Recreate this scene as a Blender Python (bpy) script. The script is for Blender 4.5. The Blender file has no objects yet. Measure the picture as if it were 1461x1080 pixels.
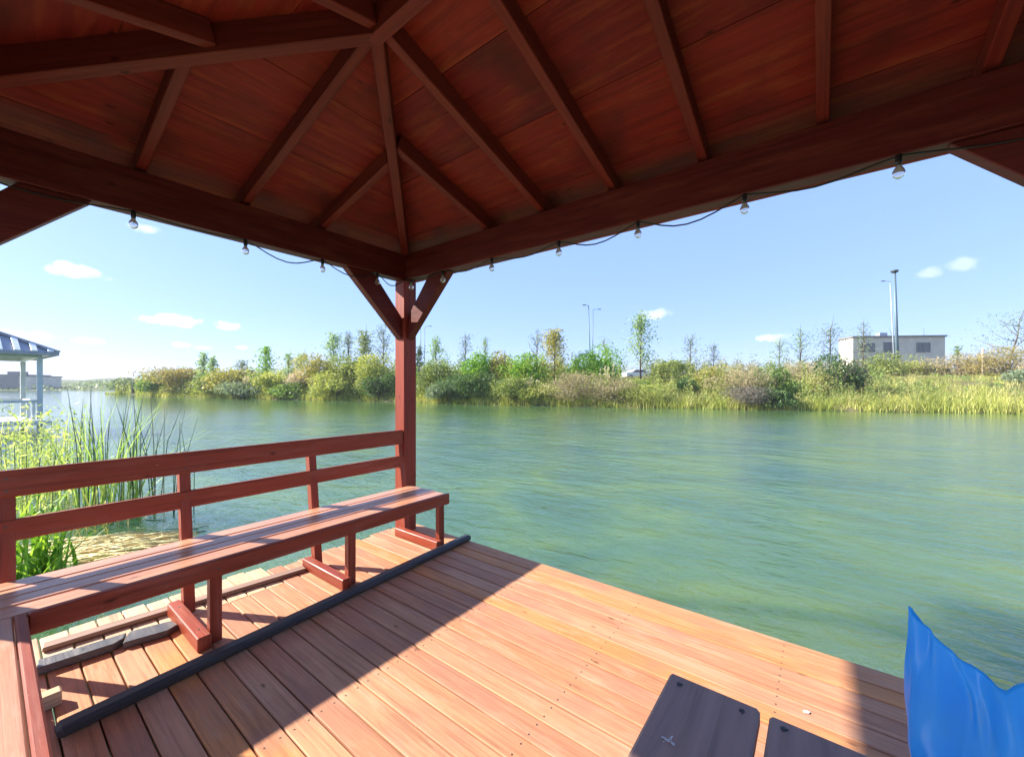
import bpy, bmesh, math, random
import numpy as np
from mathutils import Vector, Matrix
R = math.radians
random.seed(7)
rng = np.random.default_rng(11)
scene = bpy.context.scene
col = scene.collection

# ------------------------------------------------------------------ camera
EYE = 1.35                       # camera height above the deck boards
YAW = R(37.4)                    # the view is turned 37.4 degrees left of +Y
FPX, CX, HY = 575.0, 730.5, 552.0   # focal length, centre and horizon row of the photograph
cam = bpy.data.cameras.new('camera')
camo = bpy.data.objects.new('camera', cam); col.objects.link(camo)
cam.sensor_width = 36.0
cam.lens = FPX / 1461 * 36
cam.shift_y = (HY - 540) / 1461
cam.clip_start = 0.02; cam.clip_end = 6000
camo.location = (0, 0, EYE); camo.rotation_euler = (R(90), 0, YAW)
scene.camera = camo

# ------------------------------------------------------------------ light
SUN_EL, SUN_AZ = R(31.4), R(27)       # azimuth: 27 degrees from -X towards -Y
to_sun = Vector((-math.cos(SUN_AZ)*math.cos(SUN_EL), -math.sin(SUN_AZ)*math.cos(SUN_EL), math.sin(SUN_EL)))
sl = bpy.data.lights.new('sun', 'SUN'); sl.energy = 5.0; sl.angle = R(0.6); sl.color = (1.0, .93, .82)
so = bpy.data.objects.new('sun', sl); col.objects.link(so)
so.rotation_euler = to_sun.to_track_quat('Z', 'Y').to_euler()
scene.view_settings.view_transform = 'Standard'
scene.view_settings.look = 'None'
scene.view_settings.exposure = 1.55
scene.view_settings.gamma = 1
scene.render.engine = 'CYCLES'
scene.cycles.max_bounces = 8
scene.cycles.diffuse_bounces = 4
scene.cycles.transparent_max_bounces = 8

def fwd(): return Vector((-math.sin(YAW), math.cos(YAW), 0))
def rgt(): return Vector((math.cos(YAW), math.sin(YAW), 0))
def place(r, d, z=0):                 # metres right of / ahead of the viewer -> world
    v = fwd()*d + rgt()*r; v.z = z; return v
def bearing(px, d, z=0):              # photo column + distance ahead -> world
    return place((px-CX)/FPX*d, d, z)
def on_level(px, py, z):              # where a sight line meets the level z
    t = (z-EYE)/((HY-py)/FPX)
    return bearing(px, t, z)

world = bpy.data.worlds.new('World'); scene.world = world; world.use_nodes = True
wt = world.node_tree; wt.nodes.clear()
def wn(t, **k):
    n = wt.nodes.new(t)
    for a, b in k.items(): setattr(n, a, b)
    return n
sky = wn('ShaderNodeTexSky'); sky.sky_type = 'NISHITA'; sky.sun_disc = False
sky.sun_elevation = SUN_EL
sky.sun_rotation = math.atan2(to_sun.x, to_sun.y)
sky.air_density = 1.0; sky.dust_density = .45; sky.ozone_density = 1.6; sky.altitude = 0
bg = wn('ShaderNodeBackground'); bg.inputs['Strength'].default_value = 0.10
wo = wn('ShaderNodeOutputWorld')
tc = wn('ShaderNodeTexCoord')
nz = wn('ShaderNodeTexNoise'); nz.inputs['Scale'].default_value = 34; nz.inputs['Detail'].default_value = 6
nz.inputs['Roughness'].default_value = .62
wt.links.new(tc.outputs['Generated'], nz.inputs['Vector'])
acc = None
CLOUDS = [(108,388,34,13,1),(250,458,42,10,1),(323,465,22,8,1),(258,492,13,5,.9),(290,496,12,4,.7),(346,496,10,3,.6),
          (120,486,22,6,.9),(40,480,50,10,.7),(935,447,24,9,.45),(1325,390,16,10,.28),(1378,376,24,11,.28),(1105,482,26,7,.5),(1085,482,9,4,.4),(205,325,20,8,.6)]
for (px, py, a, b, s) in CLOUDS:
    d = (fwd() + rgt()*((px-CX)/FPX) + Vector((0,0,(HY-py)/FPX)))
    L = d.length; c = d/L
    rv = c.cross(Vector((0,0,1))).normalized(); uv = rv.cross(c)
    sub = wn('ShaderNodeVectorMath', operation='SUBTRACT'); sub.inputs[1].default_value = c
    wt.links.new(tc.outputs['Generated'], sub.inputs[0])
    du = wn('ShaderNodeVectorMath', operation='DOT_PRODUCT'); du.inputs[1].default_value = rv/(a/FPX/L)
    dv = wn('ShaderNodeVectorMath', operation='DOT_PRODUCT'); dv.inputs[1].default_value = uv/(b/FPX/L)
    for q in (du, dv): wt.links.new(sub.outputs[0], q.inputs[0])
    p1 = wn('ShaderNodeMath', operation='MULTIPLY'); wt.links.new(du.outputs['Value'], p1.inputs[0]); wt.links.new(du.outputs['Value'], p1.inputs[1])
    p2 = wn('ShaderNodeMath', operation='MULTIPLY_ADD'); wt.links.new(dv.outputs['Value'], p2.inputs[0]); wt.links.new(dv.outputs['Value'], p2.inputs[1]); wt.links.new(p1.outputs[0], p2.inputs[2])
    # noise eats the rim of the cloud
    p3 = wn('ShaderNodeMath', operation='MULTIPLY_ADD'); wt.links.new(nz.outputs['Fac'], p3.inputs[0]); p3.inputs[1].default_value = 3.4; wt.links.new(p2.outputs[0], p3.inputs[2])
    mr = wn('ShaderNodeMapRange', interpolation_type='SMOOTHSTEP')
    wt.links.new(p3.outputs[0], mr.inputs['Value'])
    mr.inputs['From Min'].default_value = 1.55; mr.inputs['From Max'].default_value = 2.7
    mr.inputs['To Min'].default_value = s; mr.inputs['To Max'].default_value = 0
    if acc is None: acc = mr.outputs[0]
    else:
        mx = wn('ShaderNodeMath', operation='MAXIMUM'); wt.links.new(acc, mx.inputs[0]); wt.links.new(mr.outputs[0], mx.inputs[1]); acc = mx.outputs[0]
mixc = wn('ShaderNodeMix', data_type='RGBA'); wt.links.new(acc, mixc.inputs['Factor'])
airc = wn('ShaderNodeMix', data_type='RGBA'); airc.inputs['Factor'].default_value = .76
wt.links.new(sky.outputs[0], airc.inputs['A']); airc.inputs['B'].default_value = (1.30, 2.13, 4.6, 1)
wt.links.new(airc.outputs['Result'], mixc.inputs['A']); mixc.inputs['B'].default_value = (5.5, 5.6, 5.7, 1)
wt.links.new(mixc.outputs['Result'], bg.inputs['Color']); wt.links.new(bg.outputs[0], wo.inputs['Surface'])

# ------------------------------------------------------------------ helpers
def tag(o, label=None, cat=None, group=None, kind=None):
    if label: o['label'] = label
    if cat: o['category'] = cat
    if group: o['group'] = group
    if kind: o['kind'] = kind
    return o
def empty(name, loc=(0,0,0), rz=0):
    o = bpy.data.objects.new(name, None); col.objects.link(o)
    o.location = loc; o.rotation_euler = (0,0,rz); o.empty_display_size = .1
    return o
def chain(o):
    M = o.matrix_basis.copy()
    return chain(o.parent) @ M if o.parent else M
class MB:
    """collects shapes, links them as ONE mesh object"""
    def __init__(s):
        s.bm = bmesh.new(); s.uv = s.bm.loops.layers.uv.new('UVMap')
        s.tint = s.bm.faces.layers.float.new('tint')
    def box(s, size, M, bev=.003, tint=None):
        """box of size (len, w, t) centred, x = grain direction, moved by matrix M"""
        b = bmesh.new(); bmesh.ops.create_cube(b, size=1)
        for v in b.verts: v.co = Vector((v.co.x*size[0], v.co.y*size[1], v.co.z*size[2]))
        if bev: bmesh.ops.bevel(b, geom=b.edges[:], offset=bev, segments=1, affect='EDGES')
        t = random.random() if tint is None else tint
        ou, ov = random.random()*40, random.random()*40
        mp = {}
        for v in b.verts: mp[v] = s.bm.verts.new(M @ v.co)
        b.normal_update()
        for f in b.faces:
            nf = s.bm.faces.new([mp[v] for v in f.verts]); nf[s.tint] = t
            n = f.normal
            for l, v in zip(nf.loops, f.verts):
                w = v.co.y if abs(n.z) >= abs(n.y) else v.co.z + size[1]
                if abs(n.x) > .8: l[s.uv].uv = (v.co.z*.3+ou, v.co.y+ov)
                else: l[s.uv].uv = (v.co.x+ou, w+ov)
        b.free(); return s
    def beam(s, a, b, w, h, up=Vector((0,0,1)), bev=.003, tint=None):
        """bar from a to b (centre line), width w sideways, height h towards up"""
        a, b = Vector(a), Vector(b); x = (b-a); L = x.length; x.normalize()
        y = Vector(up).cross(x).normalized(); z = x.cross(y)
        M = Matrix((x, y, z)).transposed().to_4x4(); M.translation = (a+b)/2
        return s.box((L, w, h), M, bev, tint)
    def aabb(s, x0, x1, y0, y1, z0, z1, axis='x', bev=.003, tint=None):
        c = Vector(((x0+x1)/2, (y0+y1)/2, (z0+z1)/2))
        d = (x1-x0, y1-y0, z1-z0)
        if axis == 'x': M = Matrix.Translation(c); sz = d
        elif axis == 'y': M = Matrix.Translation(c) @ Matrix.Rotation(R(90), 4, 'Z'); sz = (d[1], d[0], d[2])
        else: M = Matrix.Translation(c) @ Matrix.Rotation(R(-90), 4, 'Y'); sz = (d[2], d[1], d[0])
        return s.box(sz, M, bev, tint)
    def tube(s, pts, rad, n=8, tint=None, cap=True):
        pts = [Vector(p) for p in pts]
        rads = rad if isinstance(rad, (list, tuple)) else [rad]*len(pts)
        t = random.random() if tint is None else tint
        rings = []; prev = None
        for i, p in enumerate(pts):
            a = pts[max(i-1,0)]; b = pts[min(i+1,len(pts)-1)]
            d = (b-a).normalized()
            u = prev if prev is not None else (Vector((0,0,1)) if abs(d.z) < .9 else Vector((1,0,0)))
            x = (u - d*u.dot(d)).normalized(); y = d.cross(x); prev = x
            rings.append([s.bm.verts.new(p + (x*math.cos(2*math.pi*k/n)+y*math.sin(2*math.pi*k/n))*rads[i]) for k in range(n)])
        for i in range(len(rings)-1):
            for k in range(n):
                f = s.bm.faces.new([rings[i][k], rings[i][(k+1)%n], rings[i+1][(k+1)%n], rings[i+1][k]])
                f[s.tint] = t; f.smooth = True
                for l, (uu, vv) in zip(f.loops, ((i,k),(i,k+1),(i+1,k+1),(i+1,k))): l[s.uv].uv = (uu*.3, vv/n*.2)
        if cap:
            for r_ in (rings[0][::-1], rings[-1]):
                f = s.bm.faces.new(r_); f[s.tint] = t
        return s
    def lathe(s, prof, origin, n=12, tint=None):
        """profile of (radius, z)"""
        o = Vector(origin); t = random.random() if tint is None else tint
        rings = [[s.bm.verts.new(o + Vector((r*math.cos(2*math.pi*k/n), r*math.sin(2*math.pi*k/n), z))) for k in range(n)] for r, z in prof]
        for i in range(len(rings)-1):
            for k in range(n):
                f = s.bm.faces.new([rings[i][k], rings[i][(k+1)%n], rings[i+1][(k+1)%n], rings[i+1][k]]); f.smooth = True; f[s.tint] = t
        for r_ in (rings[0][::-1], rings[-1]): s.bm.faces.new(r_)[s.tint] = t
        return s
    def prism(s, pts, thick, M, tint=None, bev=.003):
        """flat outline (list of xy) extruded by thick, moved by M"""
        b = bmesh.new(); lo = [b.verts.new((x, y, -thick/2)) for x, y in pts]; hi = [b.verts.new((x, y, thick/2)) for x, y in pts]
        n = len(pts); b.faces.new(lo[::-1]); b.faces.new(hi)
        for i in range(n): b.faces.new([lo[i], lo[(i+1)%n], hi[(i+1)%n], hi[i]])
        if bev: bmesh.ops.bevel(b, geom=b.edges[:], offset=bev, segments=1, affect='EDGES')
        t = random.random() if tint is None else tint
        mp = {v: s.bm.verts.new(M @ v.co) for v in b.verts}
        for f in b.faces:
            nf = s.bm.faces.new([mp[v] for v in f.verts]); nf[s.tint] = t
            for l, v in zip(nf.loops, f.verts): l[s.uv].uv = (v.co.x, v.co.y + v.co.z)
        b.free(); return s
    def quad(s, pts, tint=0.5):
        f = s.bm.faces.new([s.bm.verts.new(Vector(p)) for p in pts]); f[s.tint] = tint
        return s
    def build(s, name, mat, parent=None, local=False):
        me = bpy.data.meshes.new(name); s.bm.normal_update(); s.bm.to_mesh(me); s.bm.free()
        me.materials.append(mat)
        o = bpy.data.objects.new(name, me); col.objects.link(o)
        if parent is not None:
            o.parent = parent; o.matrix_parent_inverse = Matrix.Identity(4)
            if not local: me.transform(chain(parent).inverted())
        return o

# ------------------------------------------------------------------ materials
def newmat(name):
    m = bpy.data.materials.new(name); m.use_nodes = True
    nt = m.node_tree; nt.nodes.clear()
    out = nt.nodes.new('ShaderNodeOutputMaterial'); b = nt.nodes.new('ShaderNodeBsdfPrincipled')
    nt.links.new(b.outputs[0], out.inputs['Surface'])
    return m, nt, b, out
def nd(nt, t, **k):
    n = nt.nodes.new(t)
    for a, v in k.items(): setattr(n, a, v)
    return n
def ramp(nt, src, stops):
    r = nt.nodes.new('ShaderNodeValToRGB'); cr = r.color_ramp
    while len(cr.elements) < len(stops): cr.elements.new(.5)
    for e, (p, c) in zip(cr.elements, stops): e.position = p; e.color = (*c, 1) if len(c) == 3 else c
    nt.links.new(src, r.inputs[0]); return r.outputs[0]
def mix(nt, fac, a, b, mode='MIX'):
    m = nt.nodes.new('ShaderNodeMix'); m.data_type = 'RGBA'; m.blend_type = mode
    for s, v in (('Factor', fac), ('A', a), ('B', b)):
        if hasattr(v, 'links'): nt.links.new(v, m.inputs[s])
        else: m.inputs[s].default_value = v if s == 'Factor' else (*v, 1)
    return m.outputs['Result']
def simple(name, c, rough=.6, spec=.5, noise=.15, scale=8, metallic=0):
    m, nt, b, out = newmat(name)
    t = nd(nt, 'ShaderNodeTexCoord'); n = nd(nt, 'ShaderNodeTexNoise'); n.inputs['Scale'].default_value = scale; n.inputs['Detail'].default_value = 5
    nt.links.new(t.outputs['Object'], n.inputs['Vector'])
    lo = tuple(x*(1-noise) for x in c); hi = tuple(min(1, x*(1+noise)) for x in c)
    nt.links.new(ramp(nt, n.outputs['Fac'], [(.3, lo), (.7, hi)]), b.inputs['Base Color'])
    b.inputs['Roughness'].default_value = rough; b.inputs['Specular IOR Level'].default_value = spec; b.inputs['Metallic'].default_value = metallic
    return m
def wood(name, tones, rough=.5, spec=.5, grain=(2.2, 60), worn=None, wornamt=.5, bump=.25, knots=True, coat=0.0, stain=None, chips=None, nails=False):
    """painted / oiled timber: tint per board, long grain, knots, worn patches"""
    m, nt, b, out = newmat(name)
    uv = nd(nt, 'ShaderNodeUVMap'); uv.uv_map = 'UVMap'
    at = nd(nt, 'ShaderNodeAttribute'); at.attribute_name = 'tint'
    base = ramp(nt, at.outputs['Fac'], [(i/(len(tones)-1), c) for i, c in enumerate(tones)])
    mp = nd(nt, 'ShaderNodeMapping'); mp.inputs['Scale'].default_value = (grain[0], grain[1], 1); nt.links.new(uv.outputs[0], mp.inputs['Vector'])
    g = nd(nt, 'ShaderNodeTexNoise'); g.inputs['Scale'].default_value = 1; g.inputs['Detail'].default_value = 7; g.inputs['Roughness'].default_value = .65; g.inputs['Distortion'].default_value = .6
    nt.links.new(mp.outputs[0], g.inputs['Vector'])
    gr = ramp(nt, g.outputs['Fac'], [(.28, (.55,.52,.5)), (.5, (.95,.95,.95)), (.75, (1.2,1.18,1.15))])
    c = mix(nt, 1.0, base, gr, 'MULTIPLY')
    mp2 = nd(nt, 'ShaderNodeMapping'); mp2.inputs['Scale'].default_value = (1.3, 9, 1); nt.links.new(uv.outputs[0], mp2.inputs['Vector'])
    n2 = nd(nt, 'ShaderNodeTexNoise'); n2.inputs['Scale'].default_value = 1.6; n2.inputs['Detail'].default_value = 6; n2.inputs['Roughness'].default_value = .7
    nt.links.new(mp2.outputs[0], n2.inputs['Vector'])
    if worn:
        w = ramp(nt, n2.outputs['Fac'], [(.5, (0,0,0)), (.72, (wornamt,)*3)])
        c = mix(nt, w, c, worn)
    if stain:
        n3 = nd(nt, 'ShaderNodeTexNoise'); n3.inputs['Scale'].default_value = 2.3; n3.inputs['Detail'].default_value = 5; nt.links.new(uv.outputs[0], n3.inputs['Vector'])
        w = ramp(nt, n3.outputs['Fac'], [(.5, (0,0,0)), (.68, (.65,)*3)])
        c = mix(nt, w, c, stain)
    if knots:
        v = nd(nt, 'ShaderNodeTexVoronoi'); v.inputs['Scale'].default_value = 1
        mp3 = nd(nt, 'ShaderNodeMapping'); mp3.inputs['Scale'].default_value = (3.1, 7.5, 1); nt.links.new(uv.outputs[0], mp3.inputs['Vector']); nt.links.new(mp3.outputs[0], v.inputs['Vector'])
        k = ramp(nt, v.outputs['Distance'], [(.03, (.8,)*3), (.085, (0,)*3)])
        c = mix(nt, k, c, tuple(x*.22 for x in tones[0]))
    if chips:
        mp4 = nd(nt, 'ShaderNodeMapping'); mp4.inputs['Scale'].default_value = (14, 34, 1); nt.links.new(uv.outputs[0], mp4.inputs['Vector'])
        n4 = nd(nt, 'ShaderNodeTexNoise'); n4.inputs['Scale'].default_value = 1; n4.inputs['Detail'].default_value = 5; n4.inputs['Roughness'].default_value = .75; nt.links.new(mp4.outputs[0], n4.inputs['Vector'])
        c = mix(nt, ramp(nt, n4.outputs['Fac'], [(.67, (0,0,0)), (.70, (.8,)*3)]), c, chips)
    if nails:                          # rows of nail heads over the joists, two to a board
        g_ = nd(nt, 'ShaderNodeNewGeometry'); sp = nd(nt, 'ShaderNodeSeparateXYZ'); nt.links.new(g_.outputs['Position'], sp.inputs[0])
        def fold(src, period, phase, centre):
            a1 = nd(nt, 'ShaderNodeMath', operation='MULTIPLY_ADD'); nt.links.new(src, a1.inputs[0]); a1.inputs[1].default_value = 1/period; a1.inputs[2].default_value = -phase/period
            f1 = nd(nt, 'ShaderNodeMath', operation='FRACT'); nt.links.new(a1.outputs[0], f1.inputs[0])
            s1 = nd(nt, 'ShaderNodeMath', operation='SUBTRACT'); nt.links.new(f1.outputs[0], s1.inputs[0]); s1.inputs[1].default_value = centre
            m1 = nd(nt, 'ShaderNodeMath', operation='MULTIPLY'); nt.links.new(s1.outputs[0], m1.inputs[0]); m1.inputs[1].default_value = period
            return m1.outputs[0]
        ax_ = fold(sp.outputs['X'], .75, -2.4-.375, .5)
        ay_ = fold(sp.outputs['Y'], .1085, (2.588-.135) % .1085, .5)
        ab = nd(nt, 'ShaderNodeMath', operation='ABSOLUTE'); nt.links.new(ay_, ab.inputs[0])
        sb = nd(nt, 'ShaderNodeMath', operation='SUBTRACT'); nt.links.new(ab.outputs[0], sb.inputs[0]); sb.inputs[1].default_value = .028
        cb_ = nd(nt, 'ShaderNodeCombineXYZ'); nt.links.new(ax_, cb_.inputs[0]); nt.links.new(sb.outputs[0], cb_.inputs[1])
        ln_ = nd(nt, 'ShaderNodeVectorMath', operation='LENGTH'); nt.links.new(cb_.outputs[0], ln_.inputs[0])
        lt = nd(nt, 'ShaderNodeMath', operation='LESS_THAN'); nt.links.new(ln_.outputs['Value'], lt.inputs[0]); lt.inputs[1].default_value = .0042
        c = mix(nt, lt.outputs[0], c, (.06,.045,.04))
    nt.links.new(c, b.inputs['Base Color'])
    rr = nd(nt, 'ShaderNodeMapRange'); nt.links.new(n2.outputs['Fac'], rr.inputs['Value']); rr.inputs['From Min'].default_value = .3; rr.inputs['From Max'].default_value = .7
    rr.inputs['To Min'].default_value = rough*.75; rr.inputs['To Max'].default_value = min(1, rough*1.3); nt.links.new(rr.outputs[0], b.inputs['Roughness'])
    b.inputs['Specular IOR Level'].default_value = spec; b.inputs['Coat Weight'].default_value = coat; b.inputs['Coat Roughness'].default_value = .18
    bp = nd(nt, 'ShaderNodeBump'); bp.inputs['Strength'].default_value = bump; bp.inputs['Distance'].default_value = .004
    nt.links.new(g.outputs['Fac'], bp.inputs['Height']); nt.links.new(bp.outputs[0], b.inputs['Normal'])
    return m
def leafmat(name, tones, transl=.35, rough=.55):
    m, nt, b, out = newmat(name)
    tones = [tuple(min(.75, x*2.3) for x in t) for t in tones]
    at = nd(nt, 'ShaderNodeAttribute'); at.attribute_name = 'tint'
    c = ramp(nt, at.outputs['Fac'], [(i/(len(tones)-1), t) for i, t in enumerate(tones)])
    nt.links.new(c, b.inputs['Base Color']); b.inputs['Roughness'].default_value = rough; b.inputs['Specular IOR Level'].default_value = .25
    tr = nd(nt, 'ShaderNodeBsdfTranslucent'); nt.links.new(mix(nt, 1.0, c, (1.2, 1.15, .7), 'MULTIPLY'), tr.inputs['Color'])
    ms = nd(nt, 'ShaderNodeMixShader'); ms.inputs[0].default_value = transl
    nt.links.new(b.outputs[0], ms.inputs[1]); nt.links.new(tr.outputs[0], ms.inputs[2]); nt.links.new(ms.outputs[0], out.inputs['Surface'])
    return m
M = {}
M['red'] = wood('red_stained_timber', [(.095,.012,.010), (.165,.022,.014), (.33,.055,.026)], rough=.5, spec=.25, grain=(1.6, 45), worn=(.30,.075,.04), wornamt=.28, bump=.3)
M['bench'] = wood('red_bench_paint', [(.22,.034,.013), (.26,.042,.016), (.30,.054,.023)], rough=.5, spec=.3, grain=(1.8, 55), worn=(.45,.20,.14), wornamt=.3, bump=.25, chips=(.55,.36,.28), coat=0)
M['seat'] = wood('worn_seat_boards', [(.48,.21,.115), (.53,.24,.135), (.58,.27,.155)], rough=.34, grain=(1.8, 60), worn=(.62,.38,.27), wornamt=.5, bump=.3, chips=(.62,.5,.4), coat=.1)
M['ceiling'] = wood('red_roof_boards', [(.165,.0145,.012), (.20,.019,.013), (.25,.027,.014), (.175,.0155,.015), (.22,.023,.013)], rough=.6, spec=.2, grain=(1.5, 30), worn=(.30,.085,.03), wornamt=.55, bump=.2, stain=(.05,.012,.012))
M['deck'] = wood('oiled_deck_boards', [(.51,.215,.092), (.45,.205,.118), (.58,.24,.085), (.48,.23,.125), (.54,.27,.145), (.41,.17,.095)], rough=.6, spec=.2, grain=(2.0, 60), worn=(.60,.38,.26), wornamt=.6, bump=.5, nails=True, stain=(.36,.17,.11))
M['pale'] = wood('bleached_timber', [(.56,.40,.24), (.62,.45,.28), (.52,.33,.20)], rough=.75, spec=.25, worn=(.65,.52,.38), bump=.4)
M['black'] = wood('tarred_timber', [(.022,.021,.022), (.035,.032,.031), (.05,.045,.043)], rough=.55, worn=(.12,.11,.10), wornamt=.5, bump=.5, knots=False)
M['greyboard'] = wood('silver_weathered_board', [(.075,.068,.062), (.10,.092,.085), (.06,.055,.05)], rough=.42, worn=(.26,.24,.22), bump=.5)
M['table'] = wood('dark_table_boards', [(.34,.225,.18), (.38,.25,.205), (.36,.24,.195)], rough=.55, grain=(2, 40), worn=(.28,.24,.235), wornamt=.5, bump=.25, knots=False)
M['shingle'] = simple('roof_felt', (.06,.05,.045), .9)
M['dark_wood'] = wood('wet_pile_timber', [(.08,.05,.035), (.11,.07,.05)], rough=.7)
M['cable'] = simple('black_cable', (.012,.012,.012), .5)
M['socket'] = simple('black_socket', (.015,.015,.016), .45)
M['lampgrey'] = simple('painted_steel_pole', (.10,.16,.20), .5, metallic=.2)
M['lamplight'] = simple('galvanised_pole', (.33,.38,.42), .5, metallic=.2)
M['lamphead'] = simple('dark_lamp_head', (.03,.04,.05), .5)
M['wall'] = simple('pale_render', (.55,.51,.43), .85, scale=.5, noise=.12)
M['white'] = simple('white_render', (.72,.71,.68), .8, scale=.5, noise=.08)
M['window'] = simple('dark_window_glass', (.05,.06,.075), .1, .8)
M['roofgrey'] = simple('grey_roof_edge', (.17,.17,.18), .7)
M['carwhite'] = simple('white_car_paint', (.75,.76,.78), .25, .6, noise=.03)
M['tyre'] = simple('tyre_rubber', (.02,.02,.02), .8)
M['rim'] = simple('wheel_rim', (.4,.4,.42), .35, metallic=.8)
M['greenbox'] = simple('green_cabinet_paint', (.03,.16,.11), .5)
M['woodpole'] = simple('bare_wood_pole', (.50,.42,.30), .8, scale=20)
M['gz_wood'] = simple('pale_grey_painted_timber', (.52,.56,.53), .6, scale=5)
M['gz_roof'] = simple('grey_metal_sheet', (.30,.31,.33), .45, metallic=.3)
M['gz_rib'] = simple('white_metal_batten', (.80,.80,.80), .4)
M['bark'] = simple('grey_brown_bark', (.13,.10,.075), .9, scale=12)
M['twig'] = simple('dry_twig_bark', (.26,.20,.15), .9, scale=12)

def bulbglass():
    m, nt, b, out = newmat('clear_bulb_glass')
    b.inputs['Base Color'].default_value = (.95,.95,.93,1); b.inputs['Roughness'].default_value = .03; b.inputs['IOR'].default_value = 1.2
    b.inputs['Transmission Weight'].default_value = .8
    return m
M['bulb'] = bulbglass()
def bagmat():
    m, nt, b, out = newmat('blue_plastic_film')
    t = nd(nt, 'ShaderNodeTexCoord'); n = nd(nt, 'ShaderNodeTexNoise'); n.inputs['Scale'].default_value = 9; n.inputs['Detail'].default_value = 4
    nt.links.new(t.outputs['Object'], n.inputs['Vector'])
    c = ramp(nt, n.outputs['Fac'], [(.3, (.07,.58,1.0)), (.7, (.12,.66,1.0))])
    nt.links.new(c, b.inputs['Base Color']); b.inputs['Roughness'].default_value = .24; b.inputs['Specular IOR Level'].default_value = .5
    tr = nd(nt, 'ShaderNodeBsdfTranslucent'); nt.links.new(c, tr.inputs['Color'])
    ms = nd(nt, 'ShaderNodeMixShader'); ms.inputs[0].default_value = .62
    nt.links.new(b.outputs[0], ms.inputs[1]); nt.links.new(tr.outputs[0], ms.inputs[2]); nt.links.new(ms.outputs[0], out.inputs['Surface'])
    bp = nd(nt, 'ShaderNodeBump'); bp.inputs['Strength'].default_value = .25; bp.inputs['Distance'].default_value = .01
    nt.links.new(n.outputs['Fac'], bp.inputs['Height']); nt.links.new(bp.outputs[0], b.inputs['Normal'])
    return m
M['bag'] = bagmat()

# ------------------------------------------------------------------ the lake
WATER = -0.45
def watermat():
    m, nt, b, out = newmat('green_lake_water')
    g = nd(nt, 'ShaderNodeNewGeometry')
    def noise(sc, scale3, detail, rough=.55, dist=0, rot=0):
        mp = nd(nt, 'ShaderNodeMapping'); mp.inputs['Scale'].default_value = scale3; mp.inputs['Rotation'].default_value = (0,0,rot)
        nt.links.new(g.outputs['Position'], mp.inputs['Vector'])
        n = nd(nt, 'ShaderNodeTexNoise'); n.inputs['Scale'].default_value = sc; n.inputs['Detail'].default_value = detail; n.inputs['Roughness'].default_value = rough; n.inputs['Distortion'].default_value = dist
        nt.links.new(mp.outputs[0], n.inputs['Vector']); return n.outputs['Fac']
    alg = noise(.55, (.7,1,1), 5, .6, .8)
    c = ramp(nt, alg, [(.3, (.052,.125,.066)), (.5, (.080,.158,.058)), (.7, (.128,.205,.040))])
    nt.links.new(c, b.inputs['Base Color'])
    b.inputs['Subsurface Weight'].default_value = 1.0; b.inputs['Subsurface Radius'].default_value = (1.0,1.3,.8); b.inputs['Subsurface Scale'].default_value = 7
    b.inputs['Roughness'].default_value = .09; b.inputs['IOR'].default_value = 1.5; b.inputs['Specular IOR Level'].default_value = 1.0
    w1 = noise(1.3, (.45,1,1), 3, .5, .6, R(-12))
    w2 = noise(5.2, (.5,1,1), 4, .6, .8, R(10))
    w3 = noise(17, (.6,1,1), 3, .6, .4, R(-25))
    def add(a, ka, b_, kb):
        x = nd(nt, 'ShaderNodeMath', operation='MULTIPLY'); nt.links.new(a, x.inputs[0]); x.inputs[1].default_value = ka
        y = nd(nt, 'ShaderNodeMath', operation='MULTIPLY_ADD'); nt.links.new(b_, y.inputs[0]); y.inputs[1].default_value = kb; nt.links.new(x.outputs[0], y.inputs[2]); return y.outputs[0]
    h = add(add(w1, 1.0, w2, .50), 1.0, w3, .17)
    ln = nd(nt, 'ShaderNodeVectorMath', operation='LENGTH'); nt.links.new(g.outputs['Position'], ln.inputs[0])
    sh = nd(nt, 'ShaderNodeMapRange'); nt.links.new(ln.outputs['Value'], sh.inputs['Value'])      # ripple bump fades away from the origin so far water mirrors more sky
    sh.inputs['From Min'].default_value = 5; sh.inputs['From Max'].default_value = 40; sh.inputs['To Min'].default_value = 1.0; sh.inputs['To Max'].default_value = .2
    bp = nd(nt, 'ShaderNodeBump'); nt.links.new(sh.outputs[0], bp.inputs['Strength']); bp.inputs['Distance'].default_value = .07
    nt.links.new(h, bp.inputs['Height']); nt.links.new(bp.outputs[0], b.inputs['Normal'])
    return m
mb = MB(); S = 950
mb.quad([(-S,-S,WATER),(S,-S,WATER),(S,S,WATER),(-S,S,WATER)])
tag(mb.build('lake_water', watermat()), kind='structure')

# ------------------------------------------------------------------ far bank and hills
BANK = [(-97,104),(-90,94),(-66,75),(-48,65.5),(-37,60),(-26,54),(-17,50.5),(-11,46.5),(-4,41),(4.5,37.5),(10,35.3),(15.6,33.2),(24,30.3),(34,27.3),(50,22),(75,12),(110,-5)]
_br = np.array([b[0] for b in BANK]); _bd = np.array([b[1] for b in BANK])
def bank_d(px):                        # distance ahead of the waterline under photo column px
    k = (px-CX)/FPX
    r = np.linspace(-97, 110, 4000); d = np.interp(r, _br, _bd)
    i = np.argmin(np.abs(np.where(d > 1, r/np.maximum(d,1e-3), 99) - k)); return float(d[i])
_ho = np.array([-3, 0, .6, 2, 6, 12, 24, 40, 80, 200]); _hh = np.array([-.6, -.02, .22, .55, 1.15, 2.0, 3.1, 3.5, 3.8, 4.2])
def bank_h(off, r): return WATER + np.interp(off, _ho, _hh)*(np.clip((r+99)/14, .0, 1) if off > 0 else 1)
def bank_z(px, off):
    d = bank_d(px); return float(bank_h(off, (px-CX)/FPX*d))
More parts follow.
